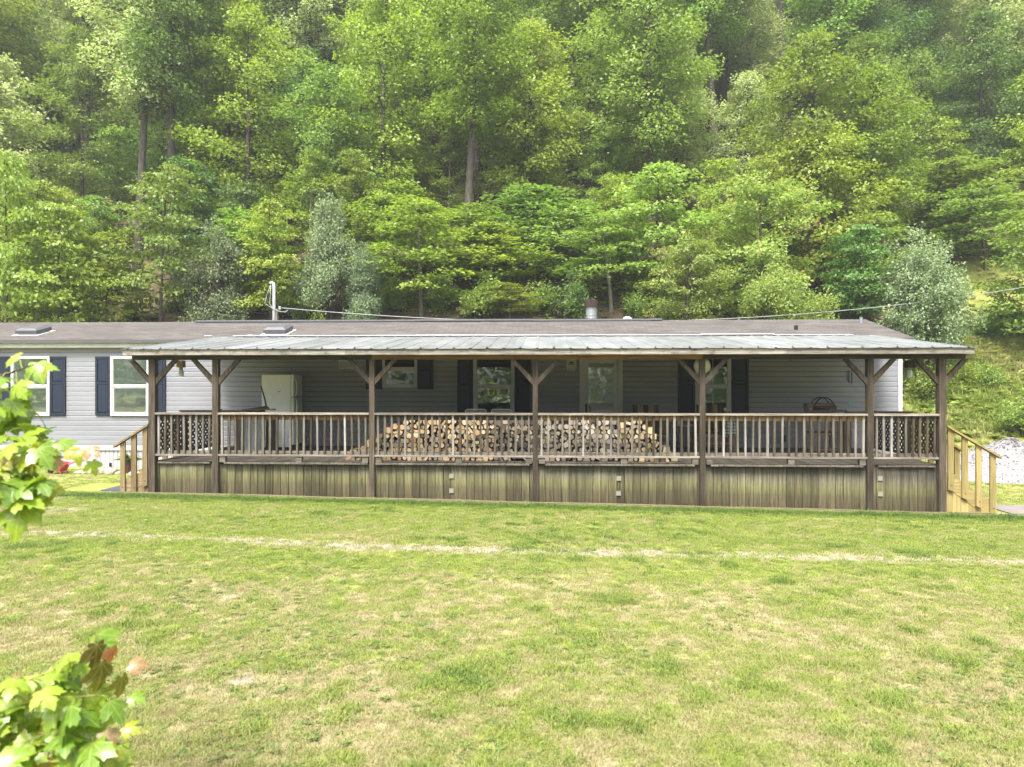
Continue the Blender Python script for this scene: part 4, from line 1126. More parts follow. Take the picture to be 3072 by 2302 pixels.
for i, (u, v, sx, sy, sz, lab) in enumerate((
        (240, 1418, .16, .12, .10, 'flat tan field stone, leftmost of those along the white skirting'),
        (262, 1418, .15, .13, .13, 'low brown field stone second from left along the skirting'),
        (283, 1416, .14, .13, .14, 'rounded brown field stone in the middle of the stone row'),
        (311, 1413, .22, .16, .23, 'largest mossy field stone along the white skirting'),
        (335, 1413, .17, .15, .19, 'mossy field stone touching the largest stone on its right'),
        (356, 1420, .12, .10, .09, 'small pale field stone just left of the stairs'),
        (404, 1412, .16, .14, .17, 'grey field stone behind the stairs under the potted hosta'),
        (421, 1418, .15, .13, .15, 'dark field stone behind the stairs nearest the porch'))):
    Y = 15.45 if i < 6 else 15.2; x = ax(u, Y)
    o = link_mesh('field_stone', rock_mesh('field_stone', 50 + i), M['stone'], None, (x, Y, gzf(x, Y) + sz * .15), (rnd.uniform(-.2, .2), 0, rnd.uniform(0, 6)))
    o.scale = (sx, sy, sz); tag(o, lab, 'stone', 'field stones along the skirting')
# red wheelbarrow-like planter, mostly behind the maple leaves
p = at(174, 1408, 15.3); zg = gzf(p.x, 15.3)
rw = thing('plastic_wagon', 'faded red plastic toy wagon standing by the white skirting', 'toy', (p.x, 15.3, zg))
mb = MB()
b0 = [(-.13, -.10, .09), (.11, -.10, .05), (.11, .10, .05), (-.13, .10, .09)]; b1 = [(-.19, -.15, .28), (.16, -.15, .25), (.16, .15, .25), (-.19, .15, .28)]
b2 = [(-.17, -.13, .27), (.14, -.13, .24), (.14, .13, .24), (-.17, .13, .27)]; b3 = [(-.115, -.085, .11), (.095, -.085, .07), (.095, .085, .07), (-.115, .085, .11)]
mb.add(b0 + b1 + b2 + b3, [(3, 2, 1, 0)] + [(k, (k + 1) % 4, 4 + (k + 1) % 4, 4 + k) for k in range(4)] + [(4 + k, 4 + (k + 1) % 4, 8 + (k + 1) % 4, 8 + k) for k in range(4)] + [(8 + k, 8 + (k + 1) % 4, 12 + (k + 1) % 4, 12 + k) for k in range(4)] + [(12, 13, 14, 15)])
mb.build('tub', M['red'], rw)
for s in (-1, 1):
    MB().tube([(.10, s * .12, .07), (.18, s * .13, .20), (.36, s * .11, .27)], .013, 7).build('handle', M['red'], rw)
    MB().tube([(.1, s * .12, .10), (.15, s * .12, 0)], .013, 7).build('leg', M['red'], rw)
MB().tube([(-.17, -.02, .06), (-.17, .02, .06)], .06, 14).build('wheel', M['black'], rw)
# mat
a = ground_hit(283, 1478); b = ground_hit(355, 1479); c = ground_hit(355, 1461)
mb = MB(); n = 8; W_, D_ = b[0] - a[0], .85
y0 = YD + .10
for j in range(n + 1):
    for i in range(n + 1):
        x = a[0] + .02 + (W_ - .02) * i / n; y = y0 + D_ * j / n
        mb.v.append((x, y, gzf(x, y) + .018 + .006 * math.sin(i * 1.1) * math.cos(j * .9)))
for j in range(n):
    for i in range(n):
        k = j * (n + 1) + i; mb.f.append((k, k + 1, k + n + 2, k + n + 1)); mb.m.append(0)
o = mb.build('door_mat', M['mat']); sm = o.modifiers.new('thick', 'SOLIDIFY'); sm.thickness = .012
tag(o, 'black rubber mat on the grass at the foot of left stairs', 'mat')
# hose or pipe along the base of the skirt
pts_ = []
for u in np.linspace(350, 2990, 60):
    Y = YD - .08 + .03 * math.sin(u * .011) ; x = ax(u, Y); pts_.append((x, Y + .02 * vnoise(u * .01, 0, 3), gzf(x, Y) + .022))
tag(MB().tube(pts_, .013, 7).build('garden_hose', M['pipe'], None, smooth=True), 'thin brown hose lying along the foot of the skirt boards', 'hose')
# walk at the right end
a = ground_hit(2992, 1548)
mb = MB()
for k in range(9):
    x0 = XB + 1.2 + k * .32
    y0 = YD + .0
    zz = gzf(x0 + .15, y0 + .4)
    mb.box(x0, x0 + .31, y0 - .02, y0 + .95, zz - .05, zz + .025)
tag(mb.build('walkway', M['concrete']), kind='structure')
# gravel pile
pk = at(3040, 1314, 18.6)
gp_c = (pk.x, 18.7); zb0 = gzf(*gp_c); Hh = pk.z - zb0
mb = MB(); nr, na = 26, 72
for j in range(nr + 1):
    q = j / nr
    for i in range(na):
        t = 2 * math.pi * i / na
        rad = q * (2.0 + .25 * math.sin(2 * t + 1) + .15 * math.sin(5 * t))
        x, y = gp_c[0] + rad * 1.15 * math.cos(t), gp_c[1] + rad * .8 * math.sin(t)
        h = Hh * (1 - q) ** .82 if q > .25 else Hh * ((1 - .25) ** .82 + (1 - (q / .25) ** 2) * .14)
        h = Hh * (1 - sstep(0, 1, q) * .35 - .65 * q) if True else h
        mb.v.append((x, y, gzf(x, y) - .03 + max(0, float(h)) + rnd.uniform(-.012, .012)))
for j in range(nr):
    for i in range(na):
        mb.f.append((j * na + i, j * na + (i + 1) % na, (j + 1) * na + (i + 1) % na, (j + 1) * na + i)); mb.m.append(0)
gpile = thing('gravel_pile', 'heap of pale grey crushed gravel beyond the right stairs', 'gravel pile', (gp_c[0], gp_c[1], zb0))
o = mb.build('heap', M['gravel'], gpile, (-gp_c[0], -gp_c[1], -zb0), smooth=True)
heap_pts = [v for v in mb.v]
# service mast with cable loops, and the line to it
Ym = 20.9
pm = at(822, 849, Ym); zb_ = gzf(pm.x, Ym); x0 = pm.x; zt = pm.z
mast = thing('service_mast', 'grey electric service mast with looped cables rising behind the roof', 'utility mast', (x0, Ym, zb_))
hh = zt - zb_
MB().tube([(.0, 0, 0), (.0, 0, hh - .10), (-.02, 0, hh - .02), (-.07, 0, hh), (-.12, 0, hh - .03)], [.048] * 5, 12).build('conduit', M['pvc'], mast, smooth=True)
zc_ = at(828, 925, Ym).z - zb_
MB().box(.055, .125, -.05, .05, 0, zc_ - .02).build('wood_post', M['grey_z'], mast)
for dx, q in ((-.27, 0), (-.13, 1)):
    MB().tube([(-.10, -.02, hh - .06), (dx * .75, -.03, hh - .35), (dx, -.03, hh - .62), (dx * .75, -.04, zc_ + .10), (-.02, -.06, zc_ - .02), (.2, -.06, zc_ - .10 - .02 * q), (.36, -.05, zc_ - .13 + .02 * q), (.45, -.02, zc_ - .06)], .0085, 7).build('cable_loop', M['wire'], mast, smooth=True)
MB().lathe([(.03, -.05), (.045, -.03), (.03, 0), (.045, .03), (.03, .05)], 10, (.19, -.03, zc_)).build('insulator', M['pvc'], mast)
A_, B_ = at(842, 924, Ym), at(3240, 832, 26.0)
lo = at(1650, 974, 21.9)
cp = []
for k in range(60):
    t = k / 59
    x = A_.x + (B_.x - A_.x) * t; y = A_.y + (B_.y - A_.y) * t
    z = A_.z + (B_.z - A_.z) * t - 4 * .93 * t * (1 - t)
    cp.append((x, y, z))
tag(MB().tube(cp, .013, 6).build('power_line', M['wire'], None, smooth=True), 'pale sagging power line running from the mast to upper right', 'cable')
# thin pole lying across the meadow
a, b = at(2850, 993, 26.5), at(3100, 965, 27.5)
def lay(u0, v0, u1, v1, n=10):
    pts = []
    for k in range(n):
        x, y = ground_hit(u0 + (u1 - u0) * k / (n - 1), v0 + (v1 - v0) * k / (n - 1)); pts.append((x, y, gzf(x, y) + .04))
    return pts
tag(MB().tube(lay(2850, 993, 3120, 963), [.05 - .002 * k for k in range(10)], 7).build('fallen_pole', M['bark_pale'], None), 'thin pale pole lying across the hillside meadow at right', 'fallen pole')

# ------------------------------------------------------------------ trees
def unit(v): return v / (np.linalg.norm(v, axis=-1, keepdims=True) + 1e-9)
def leaf_cloud(name, sprays, size, seed, up=1.0, jit=0.55, thick=.14, droop=.25, fold=.25):
    """sprays: rows of x, y, z, radius, outward x, y, count. Each leaf is one folded diamond face."""
    g = np.random.default_rng(seed); P = []; N = []; A = []; T = []
    for (x, y, z, r, ox, oy, n) in sprays:
        n = int(n); rr = r * np.sqrt(g.random(n)); th = g.random(n) * 2 * np.pi
        d = np.stack([np.cos(th), np.sin(th), np.zeros(n)], 1)
        p = np.array([x, y, z]) + d * rr[:, None] * np.array([1, 1, 0])
        p[:, 2] += g.normal(0, thick * r, n) - droop * r * (rr / r) ** 2
        o = np.array([ox, oy, 0.0])
        nn = unit(np.array([0, 0, up]) + .35 * o + g.normal(0, jit, (n, 3)))
        a = unit(d * .7 + o * .7 + g.normal(0, .5, (n, 3)) + np.array([0, 0, -.35]))
        a = unit(a - nn * np.sum(a * nn, 1, keepdims=True))
        P.append(p); N.append(nn); A.append(a); T.append(np.clip(g.normal(.48, .2, n) + g.normal(0, .1), 0, 1))
    P = np.concatenate(P); N = np.concatenate(N); A = np.concatenate(A); T = np.concatenate(T)
    n = len(P); s = size * g.uniform(.7, 1.3, n)[:, None]; S = np.cross(N, A)
    w = .36
    v = np.stack([P, P + A * s * .45 + S * s * w + N * s * fold * .5, P + A * s - N * s * .08, P + A * s * .45 - S * s * w + N * s * fold * .5], 1).reshape(-1, 3)
    q = np.arange(4 * n).reshape(-1, 4)
    me = bpy.data.meshes.new(name); set_mesh(me, v, q)
    a = me.attributes.new('tint', 'FLOAT', 'FACE'); a.data.foreach_set('value', T.astype(np.float32))
    return me
def make_tree(kind, seed):
    """returns trunk mesh, crown mesh; base at the origin"""
    r = random.Random(seed); tr = MB(); sp = []
    if kind == 'tall':
        H = r.uniform(17.0, 23.0); Rm = r.uniform(2.1, 3.1); c0 = r.uniform(.20, .42); nl = 46; r0 = .21; leaf = .15; cnt = 205; sr = (.6, 1.15); th = .28
    elif kind == 'mid':
        H = r.uniform(9.5, 13.0); Rm = r.uniform(1.9, 2.7); c0 = r.uniform(.14, .24); nl = 36; r0 = .12; leaf = .14; cnt = 165; sr = (.5, 1.0); th = .24
    elif kind == 'sap':
        H = r.uniform(4.6, 6.4); Rm = r.uniform(1.5, 2.1); c0 = r.uniform(.16, .26); nl = 28; r0 = .055; leaf = .125; cnt = 112; sr = (.36, .72); th = .13
    elif kind == 'round':
        H = r.uniform(6.0, 7.2); Rm = r.uniform(2.3, 2.8); c0 = .10; nl = 34; r0 = .12; leaf = .15; cnt = 140; sr = (.5, .9); th = .18
    lean = Vector((r.uniform(-.05, .05), r.uniform(-.06, .02), 0))
    nseg = 9; tp = []; 
    for i in range(nseg + 1):
        t = i / nseg
        tp.append(Vector((lean.x * H * t + .02 * H * math.sin(t * 4 + seed) * t, lean.y * H * t + .015 * H * math.cos(t * 3 + seed) * t, H * .97 * t)))
    def tpos(t):
        k = min(int(t * nseg), nseg - 1); f = t * nseg - k; return tp[k].lerp(tp[k + 1], f)
    tr.tube([p - (Vector((0, 0, .35)) if i == 0 else Vector()) for i, p in enumerate(tp)], [r0 * (1.25 if i == 0 else 1) * (1 - .93 * i / nseg) + .012 for i in range(nseg + 1)], 8)
    ga = r.uniform(0, 6.28)
    for i in range(nl):
        t = c0 + (1 - c0) * ((i + r.uniform(-.3, .3)) / nl); t = min(max(t, c0), .985)
        ga += 2.399 + r.uniform(-.5, .5)
        q = (t - c0) / (1 - c0)
        if kind == 'sap': prof = (1 - q) ** .55 * (.6 + .4 * min(1, q * 4))
        elif kind == 'round': prof = math.sqrt(max(0.02, 1 - (2 * q - .95) ** 2)) 
        else: prof = (math.sin(math.pi * min(1, q * .86 + .17)) ** .75)
        L = Rm * prof * r.uniform(.6, 1.12) + .25
        d = Vector((math.cos(ga), math.sin(ga), 0)); b = tpos(t)
        rise = {'tall': .42, 'mid': .33, 'sap': .18, 'round': .4}[kind] * (1.1 if q > .5 else .55)
        e = b + d * L + Vector((0, 0, rise * L))
        m = b.lerp(e, .5) + Vector((0, 0, .06 * L))
        br = max(.012, r0 * .36 * (1 - .75 * t))
        tr.tube([b, m, e], [br, br * .6, br * .22], 5, cap=False)
        ks = 3 if L < 1.3 else (4 if L < 2.4 else 5)
        for k in range(ks):
            f = .38 + .66 * (k + r.uniform(.1, .7)) / ks
            p = b.lerp(e, min(f, 1.05)); off = r.uniform(-.55, .55) * L * .45 * (1 if k < ks - 1 else .3)
            side = Vector((-d.y, d.x, 0)); p = p + side * off + Vector((0, 0, r.uniform(-.15, .2)))
            R_ = r.uniform(*sr) * (1.0 - .25 * q)
            if abs(off) > .25: tr.tube([b.lerp(e, max(.2, f - .25)), p], [br * .35, .006], 4, cap=False)
            sp.append((p.x, p.y, p.z, R_, d.x, d.y, cnt * (R_ / sr[1]) ** 1.3 * r.uniform(.7, 1.25)))
    top = tp[-1]; sp.append((top.x, top.y, top.z, sr[0], 0, 0, cnt * .7))
    return tr.mesh(kind + '_trunk'), leaf_cloud(kind + '_crown', sp, leaf, seed, thick=th)
def make_shrub(seed, H, W, leaf=.085, n=150, cnt=90):
    r = random.Random(seed); tr = MB(); sp = []
    lobes = [(r.uniform(-.62, .62) * W, r.uniform(-.62, .62) * W, H * r.uniform(.2, .74), W * r.uniform(.34, .55)) for _ in range(7)] + [(0, 0, H * .8, W * .4)]
    for i in range(n):
        lx, ly, lz, lr = r.choice(lobes); v = Vector((r.gauss(0, 1), r.gauss(0, 1), r.gauss(0, 1))).normalized() * lr * r.random() ** .4
        x, y, zz = lx + v.x, ly + v.y, max(H * .05, lz + v.z * 1.25 + (r.uniform(0, .5) if r.random() < .12 else 0)); a = math.atan2(y, x)
        sp.append((x, y, zz, r.uniform(.2, .36), math.cos(a), math.sin(a), cnt * r.uniform(.5, 1.2)))
        if i % 4 == 0: tr.tube([(0.05 * math.cos(a), .05 * math.sin(a), -.2), (x * .35, y * .35, zz * .55), (x, y, zz)], [.035, .022, .006], 5, cap=False)
    return tr.mesh('shrub_stems'), leaf_cloud('shrub_foliage', sp, leaf, seed, up=.7, jit=.8, thick=.5, droop=.1)
PROTO = {k: [] for k in ('tall', 'mid', 'sap', 'round')}
for i in range(6): PROTO['tall'].append(make_tree('tall', 100 + i))
for i in range(5): PROTO['mid'].append(make_tree('mid', 200 + i))
for i in range(6): PROTO['sap'].append(make_tree('sap', 300 + i))
for i in range(2): PROTO['round'].append(make_tree('round', 400 + i))
PROTO['silver'] = [make_shrub(500, 3.4, 1.5, .07, n=180, cnt=165), make_shrub(501, 3.9, 1.25, .07, n=160, cnt=160), make_shrub(502, 3.6, 2.1, .075, n=220, cnt=165)]
PROTO['bush'] = [make_shrub(510, 1.0, .7, .085, 46, 55), make_shrub(511, 1.5, 1.0, .10, 60, 60)]
def link_shaded(name, me, matname, parent):
    """an object that shares the mesh but wears its own material"""
    if not me.materials: me.materials.append(M['leaf'])
    o = link_mesh(name, me, None, parent)
    o.material_slots[0].link = 'OBJECT'; o.material_slots[0].material = M[matname]
    return o
TREES = []
def plant(kind, idx, x, y, leaf, label, cat='tree', group=None, sc=1.0, name=None, bark='bark', sink=0.0, rz=None, sz=None, lean=None):
    tm, cm = PROTO[kind][idx % len(PROTO[kind])]
    t = thing(name or {'tall': 'forest_tree', 'mid': 'forest_tree', 'sap': 'sapling', 'round': 'leafy_tree', 'silver': 'olive_shrub', 'bush': 'bush'}[kind],
              label, cat, (x, y, gzf(x, y) - sink), rnd.uniform(0, 6.28) if rz is None else rz, group)
    t.scale = (sc, sc, sz or sc)
    if lean: t.rotation_euler = (lean[0], lean[1], t.rotation_euler[2])
    link_shaded('trunk' if kind not in ('silver', 'bush') else 'stems', tm, bark, t)
    link_shaded('crown' if kind not in ('silver', 'bush') else 'foliage', cm, leaf, t)
    TREES.append((x, y)); return t
def atY(u, Y): return ax(u, Y), Y

# the trees one can name; fit() scales a tree to reach a given height and width where it stands
def dims(kind, idx):
    me = PROTO[kind][idx % len(PROTO[kind])][1]
    co = np.empty(len(me.vertices) * 3, np.float32); me.vertices.foreach_get('co', co); co = co.reshape(-1, 3)
    return np.percentile(np.hypot(co[:, 0], co[:, 1]), 95) * 2, np.percentile(co[:, 2], 99.5)
def fit(kind, idx, u, Y, vtop, wpx, leaf, label, cat='tree', group=None, **kw):
    x = ax(u, Y); w0, h0 = dims(kind, idx)
    H = az_(u, vtop, Y) - gzf(x, Y); W = wpx / F * Y
    return plant(kind, idx, x, Y, leaf, label, cat, group, sc=W / w0, sz=H / h0, **kw)
def Yof(u, v): return ground_hit(u, v)[1]
fit('sap', 0, 1265, Yof(1265, 948), 600, 330, 'leaf_sap', 'thin sapling with layered yellow green sprays rising behind roof, left of the chimney', bark='bark_pale')
fit('sap', 1, 1530, Yof(1540, 962), 848, 200, 'leaf_sap', 'smallest bright sapling on the bare bank left of the chimney', bark='bark_pale')
fit('sap', 2, 1835, Yof(1835, 932), 640, 330, 'leaf', 'slender sapling with straight pale stem just right of the chimney', bark='bark_pale')
fit('round', 0, 2060, 27.0, 720, 260, 'leaf_red', 'lower young maple with reddish leaf tips right of the chimney')
fit('round', 1, 2270, 28.2, 555, 350, 'leaf_red', 'taller young maple with reddish leaf tips below the big bright tree')
fit('round', 0, 2465, 31.5, 395, 390, 'leaf_sap', 'big round bright green tree above the right half of the roof', rz=2.0)
fit('silver', 0, 2330, 25.4, 800, 250, 'leaf_red', 'pale airy shrub behind the right part of the roof', 'shrub')
SG = 'silvery olive shrubs at the forest edge'
fit('silver', 0, 648, 27.0, 688, 215, 'leaf_silver', 'dense silvery shrub just left of the service mast', 'shrub', SG)
fit('silver', 1, 985, 28.3, 600, 190, 'leaf_silver', 'tall silvery shrub standing just right of the service mast', 'shrub', SG)
fit('silver', 0, 1085, 27.4, 740, 150, 'leaf_silver', 'lower silvery shrub leaning against the tall silvery one', 'shrub', SG, rz=1.0)
fit('silver', 2, 2735, 26.0, 715, 350, 'leaf_silver', 'wide silvery green shrub above the right roof corner', 'shrub', SG)
fit('bush', 0, 948, 24.5, 936, 66, 'leaf_sap', 'small bright bush peeking over the roof right of the mast', 'bush')
for u, Y, vt, w, k, lf, lab in ((25, 25.0, 470, 300, 3, 'leaf_sap', 'bright yellow green sapling at the far left above the roof'),
                            (190, 25.6, 620, 300, 4, 'leaf_sap', 'bright yellow green sapling second from the left edge'),
                            (110, 29.0, 560, 330, 5, 'leaf_sap', 'tall yellow green sapling behind the two leftmost ones'),
                            (325, 27.0, 700, 230, 0, 'leaf_sap', 'spreading green sapling between left saplings and the multi stemmed tree'),
                            (480, 27.4, 500, 300, 1, 'leaf', 'thin multi stemmed tree with yellowish leaves left of the silvery shrub'),
                            (780, 29.5, 640, 330, 2, 'leaf', 'green sapling with wide sprays directly behind the service mast'),
                            (1180, 30.8, 560, 330, 5, 'leaf_sap', 'bright sapling right of the tall silvery shrub'),
                            (1395, 31.5, 620, 360, 3, 'leaf_sap', 'sapling with flat bright sprays left above the chimney'),
                            (1480, 30.2, 680, 350, 4, 'leaf_sap', 'sapling with wide flat bright sprays over the bare bank'),
                            (1600, 32.5, 560, 380, 0, 'leaf', 'wide green sapling above the bare bank near the chimney'),
                            (1720, 31.0, 610, 330, 5, 'leaf', 'dark stemmed sapling directly above the chimney'),
                            (1960, 30.0, 510, 360, 1, 'leaf', 'green sapling between the straight stemmed one and young maples'),
                            (2620, 31.0, 640, 300, 3, 'leaf', 'green sapling behind the wide silvery green shrub'),
                            (2960, 33.5, 560, 330, 2, 'leaf', 'green sapling at the right edge above the meadow'),
                            (3085, 27.0, 640, 260, 0, 'leaf', 'dark stemmed sapling cut by the right edge of meadow'),
                            (2860, 36.0, 480, 330, 4, 'leaf_sap', 'bright sapling at the top of the meadow')):
    fit('sap', k, u, Y, vt, w, lf, lab)
# bare straight trunk and pale leaning trunks of the upper right
x, y = ground_hit(2342, 430)
t = thing('forest_tree', 'tall straight dark trunk with bare side limbs above the big bright tree', 'tree', (x, y, gzf(x, y)))
mb = MB(); mb.tube([(0, 0, -.4), (.05, 0, 5), (-.05, 0, 10), (.05, 0, 15), (0, 0, 19)], [.30, .26, .23, .19, .10], 9)
for z, a, l in ((9.2, 2.9, 2.6), (10.4, .3, 2.2), (11.6, 3.3, 3.0), (12.4, .1, 2.6), (13.3, 2.7, 2.4), (14.2, .6, 2.0)):
    mb.tube([(0, 0, z), (l * .5 * math.cos(a), l * .3 * math.sin(a), z + .5), (l * math.cos(a), l * math.sin(a), z + .4)], [.07, .045, .015], 5)
link_mesh('trunk', mb.mesh('trunk'), M['bark'], t)
sp = [(rnd.gauss(0, 1.5), rnd.gauss(0, 1.5), rnd.uniform(14, 20), rnd.uniform(.6, 1.0), 0, 0, 45) for _ in range(60)]
link_mesh('crown', leaf_cloud('crown', sp, .23, 77), M['leaf'], t); TREES.append((x, y)); CLEAR = (x, y)
for u, v, lean, lab in ((2450, 330, .10, 'pale leaning trunk right of the tall straight trunk'), (2475, 300, .16, 'second pale leaning trunk farther right of the tall straight trunk')):
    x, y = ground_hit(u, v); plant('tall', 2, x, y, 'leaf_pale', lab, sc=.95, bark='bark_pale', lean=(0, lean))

# the rest of the forest, row by row up the slope
ROWS = [(28.2, 3.2, 'sap'), (31.5, 3.0, 'sap'), (34.5, 3.4, 'mid'), (36.5, 3.6, 'sap'), (39.0, 3.6, 'mid'), (42.5, 4.0, 'tall'), (45.0, 3.6, 'mid'), (48.0, 3.9, 'tall'), (51.0, 3.8, 'mid'), (54.5, 4.0, 'tall'),
        (58.0, 4.2, 'mid'), (62.0, 4.6, 'tall'), (67.0, 5.0, 'tall'), (73.0, 6.0, 'tall'), (81.0, 8.0, 'tall'),
        (41.0, 3.4, 'sap'), (46.5, 3.6, 'sap'), (52.5, 4.0, 'mid'), (60.0, 4.2, 'mid'), (65.0, 4.6, 'mid'), (70.0, 5.0, 'mid')]
r = random.Random(23); FOREST = []
def zone(u):
    for lim, w in ((250, 'above the left windows'), (620, 'above the left stairs'), (880, 'above the service mast'), (1200, 'above the left porch bays'), (1520, 'above the large window'),
                   (1800, 'above the chimney'), (2100, 'above the storm door'), (2420, 'above the plaid shirt'), (2750, 'above the right roof corner'), (9999, 'above the gravel heap')):
        if u < lim: return w
for ri, (Yr, spc, kind) in enumerate(ROWS):
    half = .80 * Yr + 4; xx = -half + r.uniform(0, spc)
    while xx < half:
        x = xx + r.uniform(-.3, .3) * spc; y = Yr + r.uniform(-.35, .35) * (3.0 + min(ri, 12) * .4); xx += spc
        edge = 9.5 + .57 * (y - 20)
        if x > edge - 1.2 and y < 35.5: continue
        md = {'sap': 1.8, 'mid': 1.5, 'tall': 1.5}[kind]
        if any((x - a) ** 2 + (y - b) ** 2 < md ** 2 for a, b in TREES): continue
        if y < 30 and -3.2 < x < 6.5: continue                            # the bare bank behind the chimney stays open
        if y < CLEAR[1] and -.035 < x / y - CLEAR[0] / CLEAR[1] < .075 and y > 34: continue
        k = kind
        if kind == 'tall' and r.random() < .25: k = 'mid'
        if kind == 'mid' and r.random() < .25: k = 'tall'
        q = x / y; u = 1536 + F * math.tan(math.atan(q) + YAW)
        pale = .2 + 1.0 * float(sstep(46, 60, y)) + (.9 if abs(u - 330) < 260 or u > 2650 or abs(u - 1080) < 120 else 0)  # pale-leaved trees up the slope; their paleness also stands in for light
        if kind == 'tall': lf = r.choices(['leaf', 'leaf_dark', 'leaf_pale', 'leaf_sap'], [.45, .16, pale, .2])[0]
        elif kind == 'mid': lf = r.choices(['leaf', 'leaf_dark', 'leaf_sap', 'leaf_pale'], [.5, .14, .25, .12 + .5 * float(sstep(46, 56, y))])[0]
        else: lf = r.choices(['leaf', 'leaf_sap', 'leaf_dark'], [.45, .45, .10])[0]
        tone = {'leaf': 'mid green', 'leaf_dark': 'deep green', 'leaf_pale': 'pale green', 'leaf_sap': 'bright green'}[lf]
        lab = '%s %s %s' % (tone, {'sap': 'sapling', 'mid': 'tree', 'tall': 'tall tree'}[k], zone(u))
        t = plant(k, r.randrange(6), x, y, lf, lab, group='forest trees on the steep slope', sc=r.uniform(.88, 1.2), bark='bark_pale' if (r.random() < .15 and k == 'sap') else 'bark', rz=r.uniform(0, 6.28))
        FOREST.append((u, y, t))
by = {}
for u, y, t in FOREST: by.setdefault(t['label'], []).append((y, u, t))
ORD = ['lowest', 'second', 'third', 'fourth', 'fifth', 'sixth', 'seventh', 'eighth', 'ninth', 'tenth', 'eleventh', 'twelfth', 'thirteenth', 'fourteenth', 'fifteenth', 'sixteenth', 'seventeenth', 'eighteenth', 'nineteenth', 'twentieth', 'twenty-first', 'twenty-second']
for lab, ts in by.items():
    if len(ts) > 1:
        for i, (y, u, t) in enumerate(sorted(ts, key=lambda q: q[0])):
            t['label'] = lab + (', lowest down the slope' if i == 0 else ', highest up the slope' if i == len(ts) - 1 else ', %s from the foot of slope' % ORD[min(i, 21)])
    else: ts[0][2]['label'] = lab + ', only one of its tone'
# low growth along the foot of the bank
rb = random.Random(77); k = 0
BANK = ['left windows', 'left stairs', 'service mast', 'silvery shrubs', 'left porch bays', 'large window', 'chimney', 'storm door', 'young maples', 'right roof corner']
for u in (60, 240, 400, 560, 760, 860, 1060, 1180, 1330, 1430, 1630, 1730, 1900, 1990, 2160, 2400, 2500, 2590):
    v = rb.uniform(925, 962); x, y = ground_hit(u, v)
    plant('bush', k, x, y, rb.choice(['leaf', 'leaf_dark', 'leaf_sap', 'leaf']), 'low bush on the bank behind the roof, %s one near the %s' % ('left' if k % 2 == 0 else 'right', BANK[min(k // 2, 9)]), 'bush', 'low bushes on the bank', sc=rb.uniform(.7, 1.25), sink=.1); k += 1
# bushes in the meadow
for i, (u, v, k, s, lf, lab) in enumerate(((2790, 1010, 1, 1.1, 'leaf_sap', 'bright bush beside the right roof corner under silvery shrub'),
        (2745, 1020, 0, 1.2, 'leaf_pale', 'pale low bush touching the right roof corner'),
        (2960, 1020, 0, .8, 'leaf_dark', 'dark little bush in the meadow below the fallen pole'),
        (3050, 1010, 1, 1.0, 'leaf_dark', 'dark wide bush at the right edge under the saplings'),
        (2975, 1165, 0, .75, 'leaf', 'small round weed bush in the middle of meadow'),
        (2905, 1155, 0, .7, 'leaf_sap', 'bright weed bush right of the rightmost porch post'),
        (2790, 1200, 0, 1.0, 'leaf', 'green bush between corner trim and rightmost porch post'),
        (3065, 1300, 1, .8, 'leaf', 'green bush behind the gravel heap at the right edge'))):
    x, y = ground_hit(u, v); plant('bush', k, x, y, lf, lab, 'bush', sc=s, sink=.1)
# woodland across the lane behind the viewer, seen in the window glass; height and unseen sides shaped to block low sky
sp = []; g = random.Random(5)
for i in range(2300):
    z = g.uniform(0.3, 17); q = g.random()
    if q < .5: x, y, o = g.uniform(-62, 62), -24 - .3 * z - g.uniform(0, 7), (0, .4)
    elif q < .75: x, y, o = -48 - .3 * z - g.uniform(0, 7), g.uniform(-26, 30), (.4, 0)
    else: x, y, o = 50 + .3 * z + g.uniform(0, 7), g.uniform(-26, 30), (-.4, 0)
    sp.append((x, y, z - .4 + gzf(x, min(y, 19)) + max(0, .6 * (y - 21)), g.uniform(1.1, 2.1), o[0], o[1], 44))
tag(link_mesh('woodland', leaf_cloud('woodland', sp, .62, 9, thick=.35), M['leaf']), 'woodland across the lane reflected in the window glass, unseen sides added to block low sky', None, None, 'stuff')

# ------------------------------------------------------------------ near maple with single leaves
def maple_leaf_mesh(seed):
    r = random.Random(seed)
    half = [(0.0, 0.0), (.10, -.07), (.24, -.13), (.33, -.08), (.30, .05), (.44, .09), (.47, .17), (.60, .30), (.55, .35), (.62, .50), (.47, .49), (.40, .56), (.25, .47), (.24, .60), (.30, .72), (.17, .74), (.13, .86), (0.0, 1.0)]
    half = [(x * r.uniform(.92, 1.08), y + r.uniform(-.015, .015)) for x, y in half]; half[0] = (0, 0); half[-1] = (0, 1)
    left = [(-x * r.uniform(.93, 1.05), y) for x, y in half[1:-1]][::-1]
    out = half + left
    k1, k2, tw = r.uniform(.45, 1.1), r.uniform(.2, .75), r.uniform(-.4, .4)
    def Z(x, y): return .12 * abs(x) - k1 * x * x - k2 * (y - .2) ** 2 * (1 if y > .2 else .4) + tw * x * (y - .3)
    vs = []; fs = []
    ribs = [(0, .12), (0, .35), (0, .6), (0, .8)]
    ring = [(x * .55, .32 + (y - .32) * .55) for x, y in out]
    n = len(out)
    vs = [(x, y, Z(x, y)) for x, y in out] + [(x, y, Z(x, y)) for x, y in ring] + [(0, .32, Z(0, .32))]
    for i in range(n):
        j = (i + 1) % n
        fs.append((i, j, n + j, n + i)); fs.append((n + i, n + j, 2 * n))
    me = bpy.data.meshes.new('leaf'); me.from_pydata(vs, [], fs); me.polygons.foreach_set('use_smooth', [True] * len(me.polygons)); me.update()
    me.materials.append(M['maple']); return me
